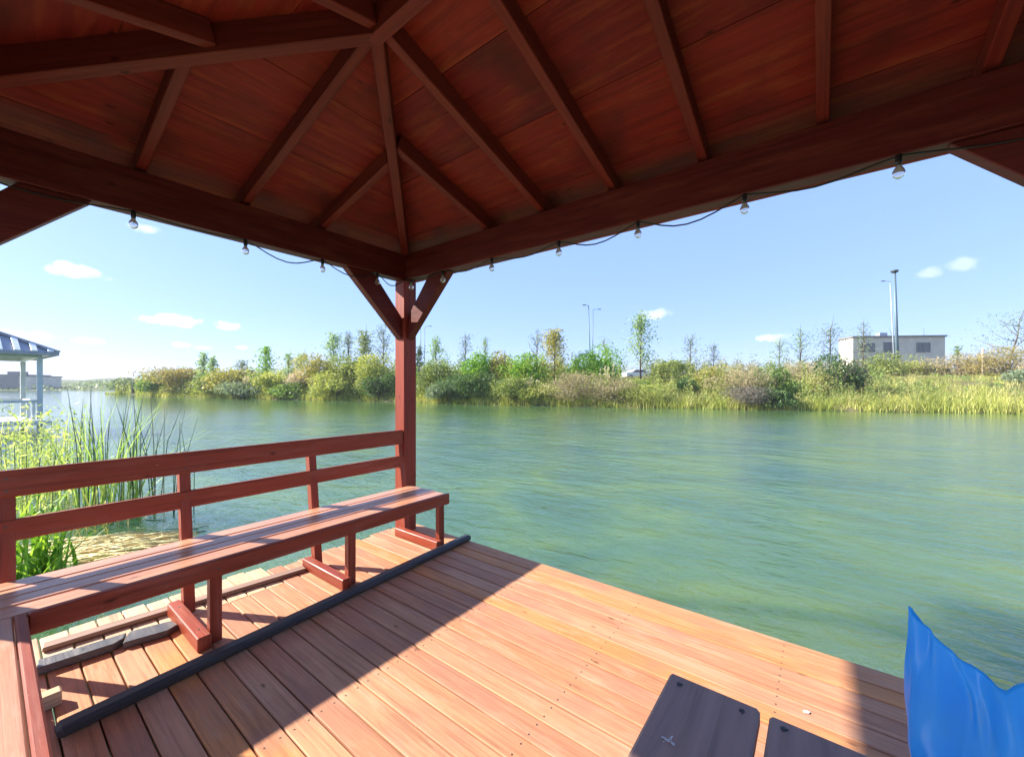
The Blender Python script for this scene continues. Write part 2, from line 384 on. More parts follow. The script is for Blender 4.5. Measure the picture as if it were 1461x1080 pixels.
def soilmat():
    m, nt, b, out = newmat('grassy_bank_soil')
    g = nd(nt, 'ShaderNodeNewGeometry'); n = nd(nt, 'ShaderNodeTexNoise'); n.inputs['Scale'].default_value = .35; n.inputs['Detail'].default_value = 8; n.inputs['Roughness'].default_value = .7
    nt.links.new(g.outputs['Position'], n.inputs['Vector'])
    nt.links.new(ramp(nt, n.outputs['Fac'], [(.32, (.06,.075,.025)), (.5, (.12,.12,.045)), (.68, (.24,.19,.10))]), b.inputs['Base Color'])
    b.inputs['Roughness'].default_value = 1; b.inputs['Specular IOR Level'].default_value = .1
    return m
M['soil'] = soilmat()
def grid_obj(name, P, mat):           # P: (n, m, 3) array -> mesh sheet
    n, m_ = P.shape[:2]; me = bpy.data.meshes.new(name)
    f = [(i*m_+j, (i+1)*m_+j, (i+1)*m_+j+1, i*m_+j+1) for i in range(n-1) for j in range(m_-1)]
    me.from_pydata([tuple(p) for p in P.reshape(-1,3)], [], f); me.materials.append(mat)
    for p in me.polygons: p.use_smooth = True
    o = bpy.data.objects.new(name, me); col.objects.link(o); return o
rs = np.linspace(-97, 110, 140); offs = np.array([-3,-1,-.3,0,.3,.7,1.3,2,3,4.5,6,8,10,12,15,18,21,24,30,36,42,50,65,80,120,200])
F_, R_ = np.array(fwd()), np.array(rgt())
P = np.zeros((len(rs), len(offs), 3))
for i, r in enumerate(rs):
    d0 = np.interp(r, _br, _bd) + .35*math.sin(r*1.7) + .25*math.sin(r*3.9+1)
    for j, o in enumerate(offs):
        P[i,j] = R_*r + F_*(d0+o); P[i,j,2] = bank_h(o, r) + (rng.normal()*.07 if o > 1 else 0)
tag(grid_obj('far_bank_ground', P, M['soil']), kind='structure')
# hills beyond the head of the lake
def hillmat():
    m, nt, b, out = newmat('distant_hill_cover')
    g = nd(nt, 'ShaderNodeNewGeometry'); n = nd(nt, 'ShaderNodeTexNoise'); n.inputs['Scale'].default_value = .03; n.inputs['Detail'].default_value = 9; n.inputs['Roughness'].default_value = .7
    nt.links.new(g.outputs['Position'], n.inputs['Vector'])
    nt.links.new(ramp(nt, n.outputs['Fac'], [(.35, (.07,.10,.06)), (.5, (.13,.16,.09)), (.62, (.22,.21,.15))]), b.inputs['Base Color'])
    b.inputs['Roughness'].default_value = 1; b.inputs['Specular IOR Level'].default_value = .05
    return m
M['hill'] = hillmat()
ks = np.linspace(-2.6, .6, 150); ds = np.array([196, 200, 215, 240, 270, 320, 380, 440, 500, 600, 900])
hz = np.array([-.8, .25, 1.6, 2.6, 3.4, 5.5, 8.0, 10.0, 11.0, 10.5, 6])
P = np.zeros((len(ks), len(ds), 3))
for i, k in enumerate(ks):
    w = .75+.22*math.sin(k*5.1+.4)+.15*math.sin(k*13.3+2)+.07*math.sin(k*37)
    for j, d in enumerate(ds):
        P[i,j] = R_*(k*d) + F_*d; P[i,j,2] = WATER + hz[j]*(w if j > 1 else 1) + (rng.normal()*.25 if j > 1 else 0)
tag(grid_obj('far_hills', P, M['hill']), kind='structure')

# ------------------------------------------------------------------ foliage builders (numpy)
def quads_obj(name, V, tint, mat, parent=None, smooth=False):
    """V: (n,4,3) quads"""
    n = len(V); me = bpy.data.meshes.new(name)
    me.vertices.add(n*4); me.vertices.foreach_set('co', V.reshape(-1).astype(np.float32))
    me.loops.add(n*4); me.loops.foreach_set('vertex_index', np.arange(n*4, dtype=np.int32))
    me.polygons.add(n); me.polygons.foreach_set('loop_start', np.arange(0, n*4, 4, dtype=np.int32))
    me.polygons.foreach_set('loop_total', np.full(n, 4, dtype=np.int32))
    me.update(); me.validate()
    a = me.attributes.new('tint', 'FLOAT', 'FACE'); a.data.foreach_set('value', np.clip(tint,0,1).astype(np.float32))
    me.materials.append(mat)
    o = bpy.data.objects.new(name, me); col.objects.link(o)
    if parent is not None: o.parent = parent
    return o
def norm(a): return a/np.maximum(np.linalg.norm(a, axis=-1, keepdims=True), 1e-9)
def leaves(C, size, up=.25, aspect=.5, outward=None):
    n = len(C); a = rng.normal(size=(n,3)); a[:,2] = a[:,2]*.8 + up; a = norm(a)
    nrm = rng.normal(size=(n,3))
    if outward is not None: nrm = nrm*.7 + outward
    b = norm(np.cross(nrm, a)); s = (size*rng.uniform(.6, 1.4, n))[:,None]
    w = s*aspect
    return np.stack([C - a*s*.5, C + b*w*.5 - a*s*.05, C + a*s*.5, C - b*w*.5 + a*s*.05], axis=1)
def crown_points(n, w, d, h, lobes=9, z0=0.0, irregular=.35, shell=.55, taper=0):
    """points through an uneven crown of size w x d x h standing on z0"""
    pts = []; t = []
    L = []
    for k in range(lobes):
        zc = rng.uniform(.22, .80); rad = math.sqrt(rng.uniform(0,1))
        ang = rng.uniform(0, 2*math.pi); sh = 1-taper*zc
        reach = .62*math.sin(math.pi*min(.97, zc*.75+.2))
        L.append((math.cos(ang)*rad*reach*sh*w/2*1.25, math.sin(ang)*rad*reach*sh*d/2*1.25, zc*h, rng.uniform(.22,.42)*(1-taper*.6*zc), rng.uniform(0,1)))
    per = n//lobes+1
    for (x, y, z, s, tn) in L:
        v = norm(rng.normal(size=(per,3))); rr = np.clip(rng.uniform(shell,1,per)**.7 + rng.normal(size=per)*irregular*.22, .1, 1.4)
        p = v*rr[:,None]*np.array([s*w, s*d, s*h*.85]) + np.array([x,y,z])
        pts.append(p); t.append(np.clip(tn*.55 + rng.uniform(0,.45,per), 0, 1))
    P = np.concatenate(pts); T = np.concatenate(t)
    k = P[:,2] > .02*h; P = P[k]; T = T[k]
    for ax, ext in ((0, w), (1, d)):
        q = np.percentile(np.abs(P[:,ax]), 95); P[:,ax] *= ext/2/q
    P[:,2] *= h/np.percentile(P[:,2], 98.5)
    k = P[:,2] < h*1.12; P = P[k]; T = T[k]; P[:,2] += z0
    return P, T
def blades(B, H, W, lean, bend=.35, segs=3, az=None):
    """grass/reed blades: bases (n,3), heights, widths -> (n*segs,4,3) quads"""
    n = len(B); az = rng.uniform(0, 2*math.pi, n) if az is None else az
    dirv = np.stack([np.cos(az), np.sin(az), np.zeros(n)], 1)
    side = np.stack([-np.sin(az+rng.normal(size=n)*.6), np.cos(az+rng.normal(size=n)*.6), np.zeros(n)], 1)
    pts = []
    for k in range(segs+1):
        t = k/segs
        out = (lean*t + bend*t**2.4)*H
        z = H*t*(1-.25*bend*t)
        pts.append(B + dirv*out[:,None] + np.stack([np.zeros(n), np.zeros(n), z], 1))
    Q = []
    for k in range(segs):
        w0 = (W*(1-.85*(k/segs)**1.5)/2)[:,None]; w1 = (W*(1-.85*((k+1)/segs)**1.5)/2)[:,None]
        Q.append(np.stack([pts[k]-side*w0, pts[k]+side*w0, pts[k+1]+side*w1, pts[k+1]-side*w1], 1))
    return np.concatenate(Q), segs
LM = {
 'olive':  leafmat('olive_leaves', [(.055,.075,.022), (.10,.125,.035), (.17,.19,.055)]),
 'yellow': leafmat('yellow_green_leaves', [(.095,.11,.028), (.165,.185,.045), (.25,.255,.08)]),
 'bright': leafmat('bright_green_leaves', [(.045,.095,.012), (.085,.17,.018), (.17,.26,.03)]),
 'dark':   leafmat('dark_green_leaves', [(.018,.035,.014), (.035,.065,.02), (.065,.10,.03)]),
 'green':  leafmat('mid_green_leaves', [(.04,.065,.02), (.075,.12,.03), (.13,.18,.045)]),
 'rust':   leafmat('rusty_olive_leaves', [(.095,.085,.03), (.15,.125,.045), (.21,.18,.065)]),
 'amber':  leafmat('amber_leaves', [(.10,.10,.025), (.16,.15,.04), (.22,.20,.065)]),
 'dry':    leafmat('dry_brush_twigs', [(.10,.085,.045), (.155,.13,.07), (.225,.19,.11)], transl=.2),
 'grey':   leafmat('dead_grey_twigs', [(.04,.035,.028), (.075,.066,.054), (.13,.115,.09)], transl=.1),
 'pink':   leafmat('pinkish_seed_heads', [(.20,.16,.11), (.29,.24,.18), (.38,.33,.26)], transl=.25),
 'feather':leafmat('pale_feathery_leaves', [(.08,.13,.06), (.13,.19,.085), (.19,.25,.11)], transl=.4),
 'grey_green': leafmat('grey_green_leaves', [(.05,.07,.045), (.085,.115,.07), (.14,.17,.10)]),
 'grass':  leafmat('bank_grass', [(.09,.12,.02), (.17,.19,.04), (.30,.27,.10)], transl=.3),
 'straw':  leafmat('straw_reeds', [(.11,.115,.035), (.16,.155,.055), (.23,.21,.09)], transl=.25),
 'reed':   leafmat('fresh_reed_blades', [(.08,.14,.03), (.13,.205,.045), (.21,.27,.08)], transl=.45),
 'stalk':  leafmat('dark_reed_stalks', [(.03,.05,.04), (.06,.09,.05), (.12,.13,.07)], transl=.1),
 'herb':   leafmat('sunlit_waterside_herb', [(.12,.16,.045), (.19,.235,.07), (.30,.32,.14)], transl=.4),
}
def stems_mb(w, h, n, z0, r0, spread=.35, base=.08):
    m = MB()
    for k in range(n):
        a = rng.uniform(0, 2*math.pi); b0 = rng.uniform(0, base)*w; sp = rng.uniform(.1, spread)*w
        p = []
        for t in (0, .35, .7, 1): p.append((math.cos(a)*(b0+sp*t**1.3), math.sin(a)*(b0+sp*t**1.3), z0 + h*t*rng.uniform(.9,1)))
        m.tube(p, [r0, r0*.75, r0*.5, r0*.25], n=5)
    return m
def bush(px, ytop, wpx, off, kind, label, n=1500, leaf=.0055, group=None, lobes=9, name='bush', twig=False, depthk=.8):
    d = bank_d(px)+off; z = bank_z(px, off); r = (px-CX)/FPX*d
    H = EYE + (HY-ytop)/FPX*d - z; W = wpx/FPX*d
    root = empty(name, place(r, d, z-.05), YAW)
    P, T = crown_points(int(n*2.1), W, W*depthk, H, lobes, irregular=.55)
    Q = leaves(P, leaf*d*1.0, up=.3, aspect=.22 if twig else .5)
    quads_obj('foliage', Q, T + rng.normal(size=len(Q))*.08, LM[kind], root)
    stems_mb(W, H*.75, 7 if not twig else 14, 0, .02+.012*H).build('stems', M['twig' if twig else 'bark'], root, local=True)
    tag(root, label, 'bush', group or 'bushes on the far bank'); return root
def tree(px, ytop, wpx, off, kind, label, n=700, leaf=.0055, trunk_frac=.15, lobes=17, name='tree', sparse=False, lean=0.0, taper=.78):
    d = bank_d(px)+off; z = bank_z(px, off); r = (px-CX)/FPX*d
    H = EYE + (HY-ytop)/FPX*d - z; W = wpx/FPX*d*1.25
    root = empty(name, place(r, d, z-.05), YAW)
    ch = H*(1-trunk_frac)
    # limbs first; leaves gather round the limbs
    m = MB(); top = Vector((lean*W, 0, H*.97)); r0 = .012*H+.02
    m.tube([(0,0,0), (lean*W*.2, .02*W, H*.35), (lean*W*.6, -.03*W, H*.7), top], [r0, r0*.8, r0*.5, r0*.15], n=6)
    tips = []
    nb = lobes
    for k in range(nb):
        t = trunk_frac + (1-trunk_frac)*(k+.5)/nb*.95; b0 = Vector((lean*W*t, 0, H*t))
        a = k*2.4 + rng.uniform(-.4,.4); reach = W/2*(1-taper*((t-trunk_frac)/(1-trunk_frac)))*rng.uniform(.4,1.35)
        e = b0 + Vector((math.cos(a)*reach, math.sin(a)*reach*.8, ch*rng.uniform(.14,.34)))
        mid = b0.lerp(e, .5) + Vector((0,0,-.03*H))
        m.tube([b0, mid, e], [r0*.4, r0*.28, r0*.1], n=4); tips.append((b0, mid, e, reach))
    tips.append((Vector((lean*W*.7,0,H*.72)), Vector((lean*W*.9,0,H*.86)), top, W*.2))
    m.build('trunk', M['bark'], root, local=True)
    per = max(6, int(n*1.9)//len(tips)); Pp, T = [], []
    for (b0, mid, e, rc) in tips:
        t = rng.uniform(.25, 1.08, per)[:,None]; b_, m_, e_ = np.array(b0), np.array(mid), np.array(e)
        q = b_*(1-t)**2 + m_*2*t*(1-t) + e_*t*t + rng.normal(size=(per,3))*np.array([1,1,.8])*(.05*W + .30*rc)
        Pp.append(q); T.append(rng.uniform(0,.5)+rng.uniform(0,.5,per))
    P = np.concatenate(Pp); T = np.concatenate(T); k = P[:,2] < H*1.09; P = P[k]; T = T[k]
    Q = leaves(P, leaf*d, up=.15, aspect=.28 if sparse else .45)
    quads_obj('crown', Q, T, LM[kind], root)
    tag(root, label, 'tree', 'trees on the far bank'); return root

# ------------------------------------------------------------------ deck
DX0, DX1, DY0, DY1, PITCH = -3.24, 1.35, -.62, 2.588, .1085
deck = tag(empty('deck', (-1,1,0)), 'reddish brown plank deck floating over green lake water under the red pavilion', 'deck')
mb = MB(); y = DY1 - .135; edges = [(DY1-.135+.004, DY1)]
while y > DY0:
    edges.append((y-PITCH+.0035, y-.003)); y -= PITCH
tn = [.62,.55,.75,.2,.9,.45,.3,.85,.15,.65,.8,.35]
for i, (a, b) in enumerate(edges):
    e = random.uniform(-.03,.02); t = min(1, max(0, tn[i%12] + random.uniform(-.15,.15)))
    z = random.uniform(-.0025,.0015)
    x0 = -2.94 if a < 1.25 else DX0+e         # boards behind the bench end on a bleached strip
    mb.aabb(x0, DX1, a, b, -.042+z, z, 'x', .004, t)
mb.build('boards', M['deck'], deck)
mb = MB()
for i, (a, b) in enumerate(edges):
    if a < 1.25: mb.aabb(DX0-.10+random.uniform(-.018,.012), -2.945, a, b, -.042, -.001+random.uniform(-.004,.001), 'x', .004)
mb.build('bleached_board_ends', M['pale'], deck)
mb = MB()
for x in (-3.12,-2.4,-1.65,-.9,-.15,.6,1.25): mb.aabb(x-.03, x+.03, DY0+.03, DY1-.06, -.18, -.048, 'y')
mb.build('joists', M['dark_wood'], deck)
mb = MB(); mb.aabb(DX0+.05, DX1, DY1-.045, DY1-.012, -.19, -.047, 'x'); mb.build('edge_board', M['red'], deck)
for (x, y) in ((-2.6,2.2),(-.8,2.2),(.9,2.2),(-2.6,-.2),(.9,-.2)):
    MB().tube([(x,y,-2.2),(x,y,-.185)], .075, 12).build('pile', M['dark_wood'], deck)

# black timber laid across the boards, laths and broken boards under the bench
mb = MB(); mb.beam((-2.335,.165,.026), (-2.470,2.600,.026), .075, .046, bev=.014)
tag(mb.build('floor_timber', M['black']), 'long black weathered timber lying across the deck boards in front of the bench', 'timber')
mb = MB(); mb.beam((-3.165,.18,.014), (-3.02,1.43,.014), .07, .024, bev=.004)
M['lath'] = wood('brown_lath', [(.26,.155,.10), (.30,.18,.12)], rough=.6, worn=(.40,.28,.20), bump=.4)
tag(mb.build('lath', M['lath']), 'long thin brown lath lying on the deck behind the bench legs', 'lath')
def loose(pts, z, rz, th, mat, label):
    c = Vector((sum(p[0] for p in pts)/len(pts), sum(p[1] for p in pts)/len(pts)))
    m = MB(); m.prism([(p[0], p[1]) for p in pts], th, Matrix.Translation((0,0,z)) @ Matrix.Rotation(0,4,'X'), bev=.004)
    return tag(m.build('broken_board', M[mat]), label, 'board', 'loose boards under the bench')
loose([(-2.99,.155),(-2.90,.145),(-2.865,.40),(-2.89,.44),(-2.945,.46)], .022, 0, .036, 'greyboard', 'broken dark grey board under the bench, the one nearer the corner')
loose([(-2.955,.475),(-2.90,.45),(-2.845,.43),(-2.80,.60),(-2.83,.65),(-2.905,.64)], .020, 0, .032, 'greyboard', 'short split silvery board under the bench, beside its first foot block')

# ------------------------------------------------------------------ pavilion
PX, PY, QX, QY = -3.13, 2.43, 1.04, -.27         # post centres
ZB, BH = 2.345, .235                              # underside and height of the perimeter beams
gz = tag(empty('pavilion', (PX, PY, 0)), 'dark red timber pavilion whose hipped roof covers the deck', 'pavilion')
def post(x, y):
    return MB().aabb(x-.07, x+.07, y-.07, y+.07, -1.6, ZB-.001, 'z', .006, .8).build('post', M['red'], gz)
for x, y in ((PX,PY),(QX,PY),(PX,QY),(QX,QY)): post(x, y)
bw = .055  # beams take the darkest tints: their backlit shade is put into the timber colour
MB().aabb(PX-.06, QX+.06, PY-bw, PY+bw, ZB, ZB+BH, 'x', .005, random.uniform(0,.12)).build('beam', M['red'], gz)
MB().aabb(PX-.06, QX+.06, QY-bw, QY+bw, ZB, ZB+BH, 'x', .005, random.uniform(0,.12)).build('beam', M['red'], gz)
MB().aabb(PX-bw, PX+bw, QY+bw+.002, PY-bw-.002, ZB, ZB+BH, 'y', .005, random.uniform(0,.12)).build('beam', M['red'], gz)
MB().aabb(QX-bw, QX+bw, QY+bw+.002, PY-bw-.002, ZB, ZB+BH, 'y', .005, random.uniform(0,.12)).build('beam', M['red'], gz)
def brace(x, y, dx, dy):
    """knee brace from post (x,y) up to the beam along (dx,dy): parallel-sided, ends cut flush"""
    lo, hi, w = .45, .60, .125
    pts = [(.072, -lo-.105), (.072, -lo+.10), (hi-.235, -.003), (hi+.02, -.003)]
    M4 = Matrix(((dx,0,-dy,x),(dy,0,dx,y),(0,1,0,ZB),(0,0,0,1)))
    return MB().prism(pts, .075, M4, .15, bev=.004).build('brace', M['red'], gz)
for x, y in ((PX,PY),(QX,PY),(PX,QY),(QX,QY)):
    brace(x, y, 1 if x == PX else -1, 0); brace(x, y, 0, 1 if y == QY else -1)
MX, MY = (PX+QX)/2, (PY+QY)/2
RX0, RX1 = -1.60, 2*MX+1.60
Z0 = ZB+BH+.01; SF = .27; ZR = Z0 + SF*(PY-MY); SL = (ZR-Z0)/(RX0-PX)
OV = .335
RW, RH = .05, .10
def zfront(y): return Z0 + SF*(PY-y)
def zleft(x): return Z0 + SL*(x-PX)
def member(name, a, b, w=RW, h=RH):
    """rafter whose underside runs a -> b"""
    a, b = Vector(a), Vector(b); x = (b-a).normalized(); y = Vector((0,0,1)).cross(x).normalized(); z = x.cross(y)
    return MB().beam(a+z*h/2, b+z*h/2, w, h, bev=.004, tint=random.uniform(.3,.6)).build(name, M['red'], gz)
member('ridge_beam', (RX0-.03, MY, ZR-.035), (RX1+.03, MY, ZR-.035), .06, .15)
for sx, cx_ in ((1,PX),(-1,QX)):
    for yy in (PY, QY):
        rx = RX0 if sx == 1 else RX1
        u = Vector((rx-cx_, MY-yy, ZR-Z0)); st = Vector((cx_, yy, Z0)) - u*(OV/abs(rx-cx_))
        member('hip_rafter', st - Vector((0,0,.03)), Vector((rx, MY, ZR-.03)), .062, .13)
def hipq(x):                                       # y where the left/right hips cross x
    if x < RX0: return PY - (x-PX)/(RX0-PX)*(PY-MY)
    if x > RX1: return PY - (QX-x)/(QX-RX1)*(PY-MY)
    return MY
for x in (-2.10,-1.575,-1.045,-.515,.01,.535):
    yt = hipq(x)
    member('rafter', (x, PY+OV-.02, zfront(PY+OV-.02)), (x, yt+.03, zfront(yt+.03)))
    member('rafter', (x, QY-OV+.02, zfront(PY+OV-.02)), (x, 2*MY-yt-.03, zfront(yt+.03)))
for y in (MY-.535, MY, MY+.535):
    xt = PX + (RX0-PX)*(1-abs(y-MY)/(PY-MY))
    member('rafter', (PX-OV+.02, y, zleft(PX-OV+.02)), (xt-.03, y, zleft(xt-.03)))
    x2 = 2*MX-xt
    member('rafter', (QX+OV-.02, y, zleft(PX-OV+.02)), (x2+.03, y, zleft(xt-.03)))
# roof boards: four faces of boards running level, on the backs of the rafters
TOPF = RH*math.sqrt(1+SF*SF); TOPL = RH*math.sqrt(1+SL*SL)
mb = MB(); BW = .46
def roofface(o, along, inward, q1, half0, half1, slope, z0):
    """boards from the eave (q=-OV) to the ridge (q=q1); half-length runs half0 -> half1"""
    q = -OV; nrm = (Vector((0,0,1)) - Vector(inward)*slope).normalized(); th = .02
    def pt(s, q): return o + Vector(along)*s + Vector(inward)*q + Vector((0,0,z0+slope*q))
    def half(q): return half0 + (half1-half0)*(q/q1)
    while q < q1-.01:
        e = min(q+BW*random.uniform(.88,1.1), q1); t = random.random(); g = .0035 if e < q1 else 0
        ou, ov = random.random()*30, random.random()*30
        lo = [pt(-half(q),q), pt(half(q),q), pt(half(e-g),e-g), pt(-half(e-g),e-g)]
        hi = [p+nrm*th for p in lo]
        vs = [mb.bm.verts.new(p) for p in lo+hi]
        uvs = [(-half(q),q),(half(q),q),(half(e),e),(-half(e),e)]*2
        for idx in ((3,2,1,0),(4,5,6,7),(0,1,5,4),(1,2,6,5),(2,3,7,6),(3,0,4,7)):
            f = mb.bm.faces.new([vs[k] for k in idx]); f[mb.tint] = t
            for l, k in zip(f.loops, idx): l[mb.uv].uv = (uvs[k][0]+ou, uvs[k][1]+ov)
        q = e
HX, HYh = (QX-PX)/2, (PY-QY)/2
roofface(Vector((MX,PY,0)), (-1,0,0), (0,-1,0), HYh, HX, (RX1-RX0)/2, SF, Z0+TOPF+.003)
roofface(Vector((MX,QY,0)), (1,0,0), (0,1,0), HYh, HX, (RX1-RX0)/2, SF, Z0+TOPF+.003)
roofface(Vector((PX,MY,0)), (0,-1,0), (1,0,0), RX0-PX, HYh, 0, SL, Z0+TOPL+.003)
roofface(Vector((QX,MY,0)), (0,1,0), (-1,0,0), RX0-PX, HYh, 0, SL, Z0+TOPL+.003)
mb.build('roof_boards', M['ceiling'], gz)
mb = MB(); zc = .135; e = OV+.02
ex0, ex1, ey0, ey1 = PX-e, QX+e, QY-e, PY+e; ze = Z0-SF*e+zc; zr = ZR+zc+.03
mb.quad([(ex0,ey1,ze),(ex1,ey1,ze),(RX1,MY,zr),(RX0,MY,zr)]); mb.quad([(ex1,ey0,ze),(ex0,ey0,ze),(RX0,MY,zr),(RX1,MY,zr)])
for xs, rx, o in ((ex0,RX0,1),(ex1,RX1,-1)):
    f = mb.bm.faces.new([mb.bm.verts.new(p) for p in ((xs,ey0,ze),(xs,ey1,ze),(rx,MY,zr))])
mb.build('roof_covering', M['shingle'], gz)
mb = MB(); zf0, zf1 = 2.455, ze+.012
mb.aabb(ex0, ex1, ey1-.022, ey1, zf0, zf1, 'x'); mb.aabb(ex0, ex1, ey0, ey0+.022, zf0, zf1, 'x')
mb.aabb(ex0, ex0+.022, ey0+.024, ey1-.024, zf0, zf1, 'y'); mb.aabb(ex1-.022, ex1, ey0+.024, ey1-.024, zf0, zf1, 'y')
mb.build('fascia', M['red'], gz)

# ------------------------------------------------------------------ benches
bench = tag(empty('slatted_bench', (-2.75, 1.2, 0)), 'long dark red bench with a two rail backrest along the lake side of the deck', 'bench', 'red pavilion benches')
SZ = .445
mb = MB()
for a, b in ((-3.0,-2.888),(-2.878,-2.776),(-2.766,-2.66),(-2.65,-2.536)): mb.aabb(a, b, -.30, 2.385+random.uniform(-.006,.006), SZ-.03, SZ+random.uniform(-.002,.001), 'y', .005)
mb.build('seat', M['seat'], bench)
MB().aabb(-2.532, -2.500, .105, 2.40, SZ-.088, SZ+.002, 'y', .006).build('apron', M['bench'], bench)
MB().aabb(-3.098, -3.070, -.36, 2.355, .822, .952, 'y', .006).build('backrest_rail', M['bench'], bench)
MB().aabb(-3.092, -3.064, -.36, 2.355, .612, .716, 'y', .006).build('backrest_rail', M['bench'], bench)
for y in (.035, .715, 1.495, 2.315):
    MB().beam((-3.012, y+.028, 0.0), (-3.13, y+.028, .948), .055, .06, up=(1,0,.12)).build('back_post', M['bench'], bench)
    if y > .1:
        MB().aabb(-2.585, -2.535, y, y+.055, .002, SZ-.032, 'z').build('leg', M['bench'], bench)
        MB().aabb(-3.06, -2.50, y-.062, y-.002, .001, .075, 'x', .005).build('foot_block', M['bench'], bench)
def screw(p, n, parent):
    u = Vector((0,0,1)) if abs(n.z) < .9 else Vector((1,0,0))
    MB().tube([p-n*.001, p+n*.0018], [.0055,.0048], 10).build('screw_head', M['greyboard'], parent)
for y in (.035, .715, 1.495, 2.315):
    for z, x in ((.915,-3.070),(.855,-3.070),(.685,-3.064),(.643,-3.064)): screw(Vector((x, y+.028+random.uniform(-.006,.006), z)), Vector((1,0,0)), bench)
    if y > .1:
        screw(Vector((-2.500, y+.027, SZ-.045)), Vector((1,0,0)), bench)
        for x in (-2.60,-2.95): screw(Vector((x, y-.032, .075)), Vector((0,0,1)), bench)
bench2 = tag(empty('slatted_bench', (-2.0, -.1, 0)), 'red bench meeting the long one at a right angle in the near left corner', 'bench', 'red pavilion benches')
mb = MB()
for a, b in ((-.305,-.215),(-.205,-.115),(-.105,-.015),(-.005,.066)): mb.aabb(-2.532, -1.25, a, b, SZ-.03, SZ+random.uniform(-.002,.001), 'x', .005)
mb.build('seat', M['seat'], bench2)
MB().aabb(-2.532, -1.25, .070, .102, SZ-.088, SZ+.002, 'x', .006).build('apron', M['bench'], bench2)
for x in (-2.40, -1.40):
    MB().aabb(x, x+.055, .012, .062, .002, SZ-.032, 'z').build('leg', M['bench'], bench2)
    MB().aabb(x, x+.055, -.30, -.25, .002, SZ-.032, 'z').build('leg', M['bench'], bench2)
MB().aabb(-2.62, -2.56, .06, .20, .001, .06, 'y', .006).build('foot_block', M['pale'], bench2)

# ------------------------------------------------------------------ table and bag
table = tag(empty('table', (.12, .55, 0)), 'low dark board table on the deck under a blue plastic bag', 'table')
TZ = .70
for a, b in ((-.272,-.096),(-.080,.092),(.108,.282),(.298,.470)):
    MB().aabb(a, b, .12, .954+random.uniform(-.003,.003), TZ-.035, TZ+random.uniform(-.002,0), 'y', .006).build('top_board', M['table'], table)
for y in (.25, .80): MB().aabb(-.25, .45, y-.03, y+.03, TZ-.10, TZ-.038, 'x').build('cross_bar', M['table'], table)
for x in (-.22,.42):
    for y in (.25,.80): MB().aabb(x-.03, x+.03, y+.033, y+.093, .002, TZ-.04, 'z').build('table_leg', M['table'], table)
for x, y in ((-.245,.925),(-.125,.925),(-.055,.925),(.065,.925),(.135,.925)):
    m = MB(); m.lathe([(.0055,.0),(.005,.0012),(.003,.0014)], (x,y,TZ-.0008), 8); m.box((.014,.0025,.0006), Matrix.Translation((x+.002,y-.003,TZ+.0004)) @ Matrix.Rotation(random.uniform(0,3),4,'Z'), 0)
    m.build('screw_head', M['socket'], table)
m = MB()
for k in range(11):
    a = random.uniform(0,6.28); r_ = random.uniform(.001,.012)
    m.box((random.uniform(.002,.008),random.uniform(.0012,.003),.0006), Matrix.Translation((-.222+math.cos(a)*r_, .765+math.sin(a)*r_, TZ+.0012)) @ Matrix.Rotation(a,4,'Z'), 0)
m.build('paint_splash', M['white'], table)

def make_bag():
    bm = bmesh.new(); NU, NV = 96, 44
    bx, by, bz = .222, .905, TZ+.001
    vw = (np.array([bx,by])/np.linalg.norm([bx,by]))                           # direction away from the eye
    rt = np.array([vw[1], -vw[0]])                                             # to the right
    rows = []
    for j in range(NV+1):
        v = j/NV; row = []
        for i in range(NU):
            th = 2*math.pi*i/NU; c, s_ = math.cos(th), math.sin(th)     # c: right, s: away
            # rim height: a pointed ear on the left sloping down to a dip, a rounder hump on the right
            u = (1-c)/2
            rim = .203 + .083*max(0, (u-.42)/.58)**2.1 + .085*max(0, (.5-u)/.5)**.75 - .030*s_*(1-u**4)
            z = v*rim
            bulge = .104*(1+.06*math.sin(math.pi*min(1,v*1.2)))
            rx = bulge*(1.0+.05*v); ry = bulge*(1-.66*v**1.5)
            if v < .06: rx *= .86+.14*v/.06; ry *= .86+.14*v/.06
            wr = .010*math.sin(5*th+3*v)+.007*math.sin(9*th-5*v+1)+.006*math.sin(3*th+7*v)+.004*math.sin(17*th+4*v)
            wr += .0025*math.sin(23*th-9*v+2)*math.sin(5*v+th)+.0018*math.sin(31*th+14*v)
            wr *= min(1, v*2+.3)*(1-.75*max(0,-c)**2)
            tip = (max(0,-c)**10)*v**4
            x = (rx+wr*(1-.8*tip))*c ; y = (ry+wr)*s_*(1-.5*max(0,-c)**3*v)
            x += .006*math.sin(6*v+th)*v*(1+c)
            p = rt*x + vw*y
            row.append(bm.verts.new((bx+p[0], by+p[1], bz+z)))
        rows.append(row)
    for j in range(NV):
        for i in range(NU):
            f = bm.faces.new([rows[j][i], rows[j][(i+1)%NU], rows[j+1][(i+1)%NU], rows[j+1][i]]); f.smooth = True
    bm.faces.new(rows[0][::-1])
    me = bpy.data.meshes.new('plastic_bag'); bm.to_mesh(me); bm.free(); me.materials.append(M['bag'])
    o = bpy.data.objects.new('plastic_bag', me); col.objects.link(o)
    md = o.modifiers.new('thickness', 'SOLIDIFY'); md.thickness = .0012
    return o
tag(make_bag(), 'open bright blue plastic bag with a pointed ear standing on the dark table', 'bag')
mb = MB(); mb.prism([(-.012,-.006),(.004,-.009),(.013,0),(.003,.008),(-.01,.006)], .003, Matrix.Translation((-.045,2.07,.004)) @ Matrix.Rotation(.5,4,'Z'), bev=0)
tag(mb.build('fallen_petal', M['white']), 'tiny white petal fallen on the sunlit deck boards', 'petal')

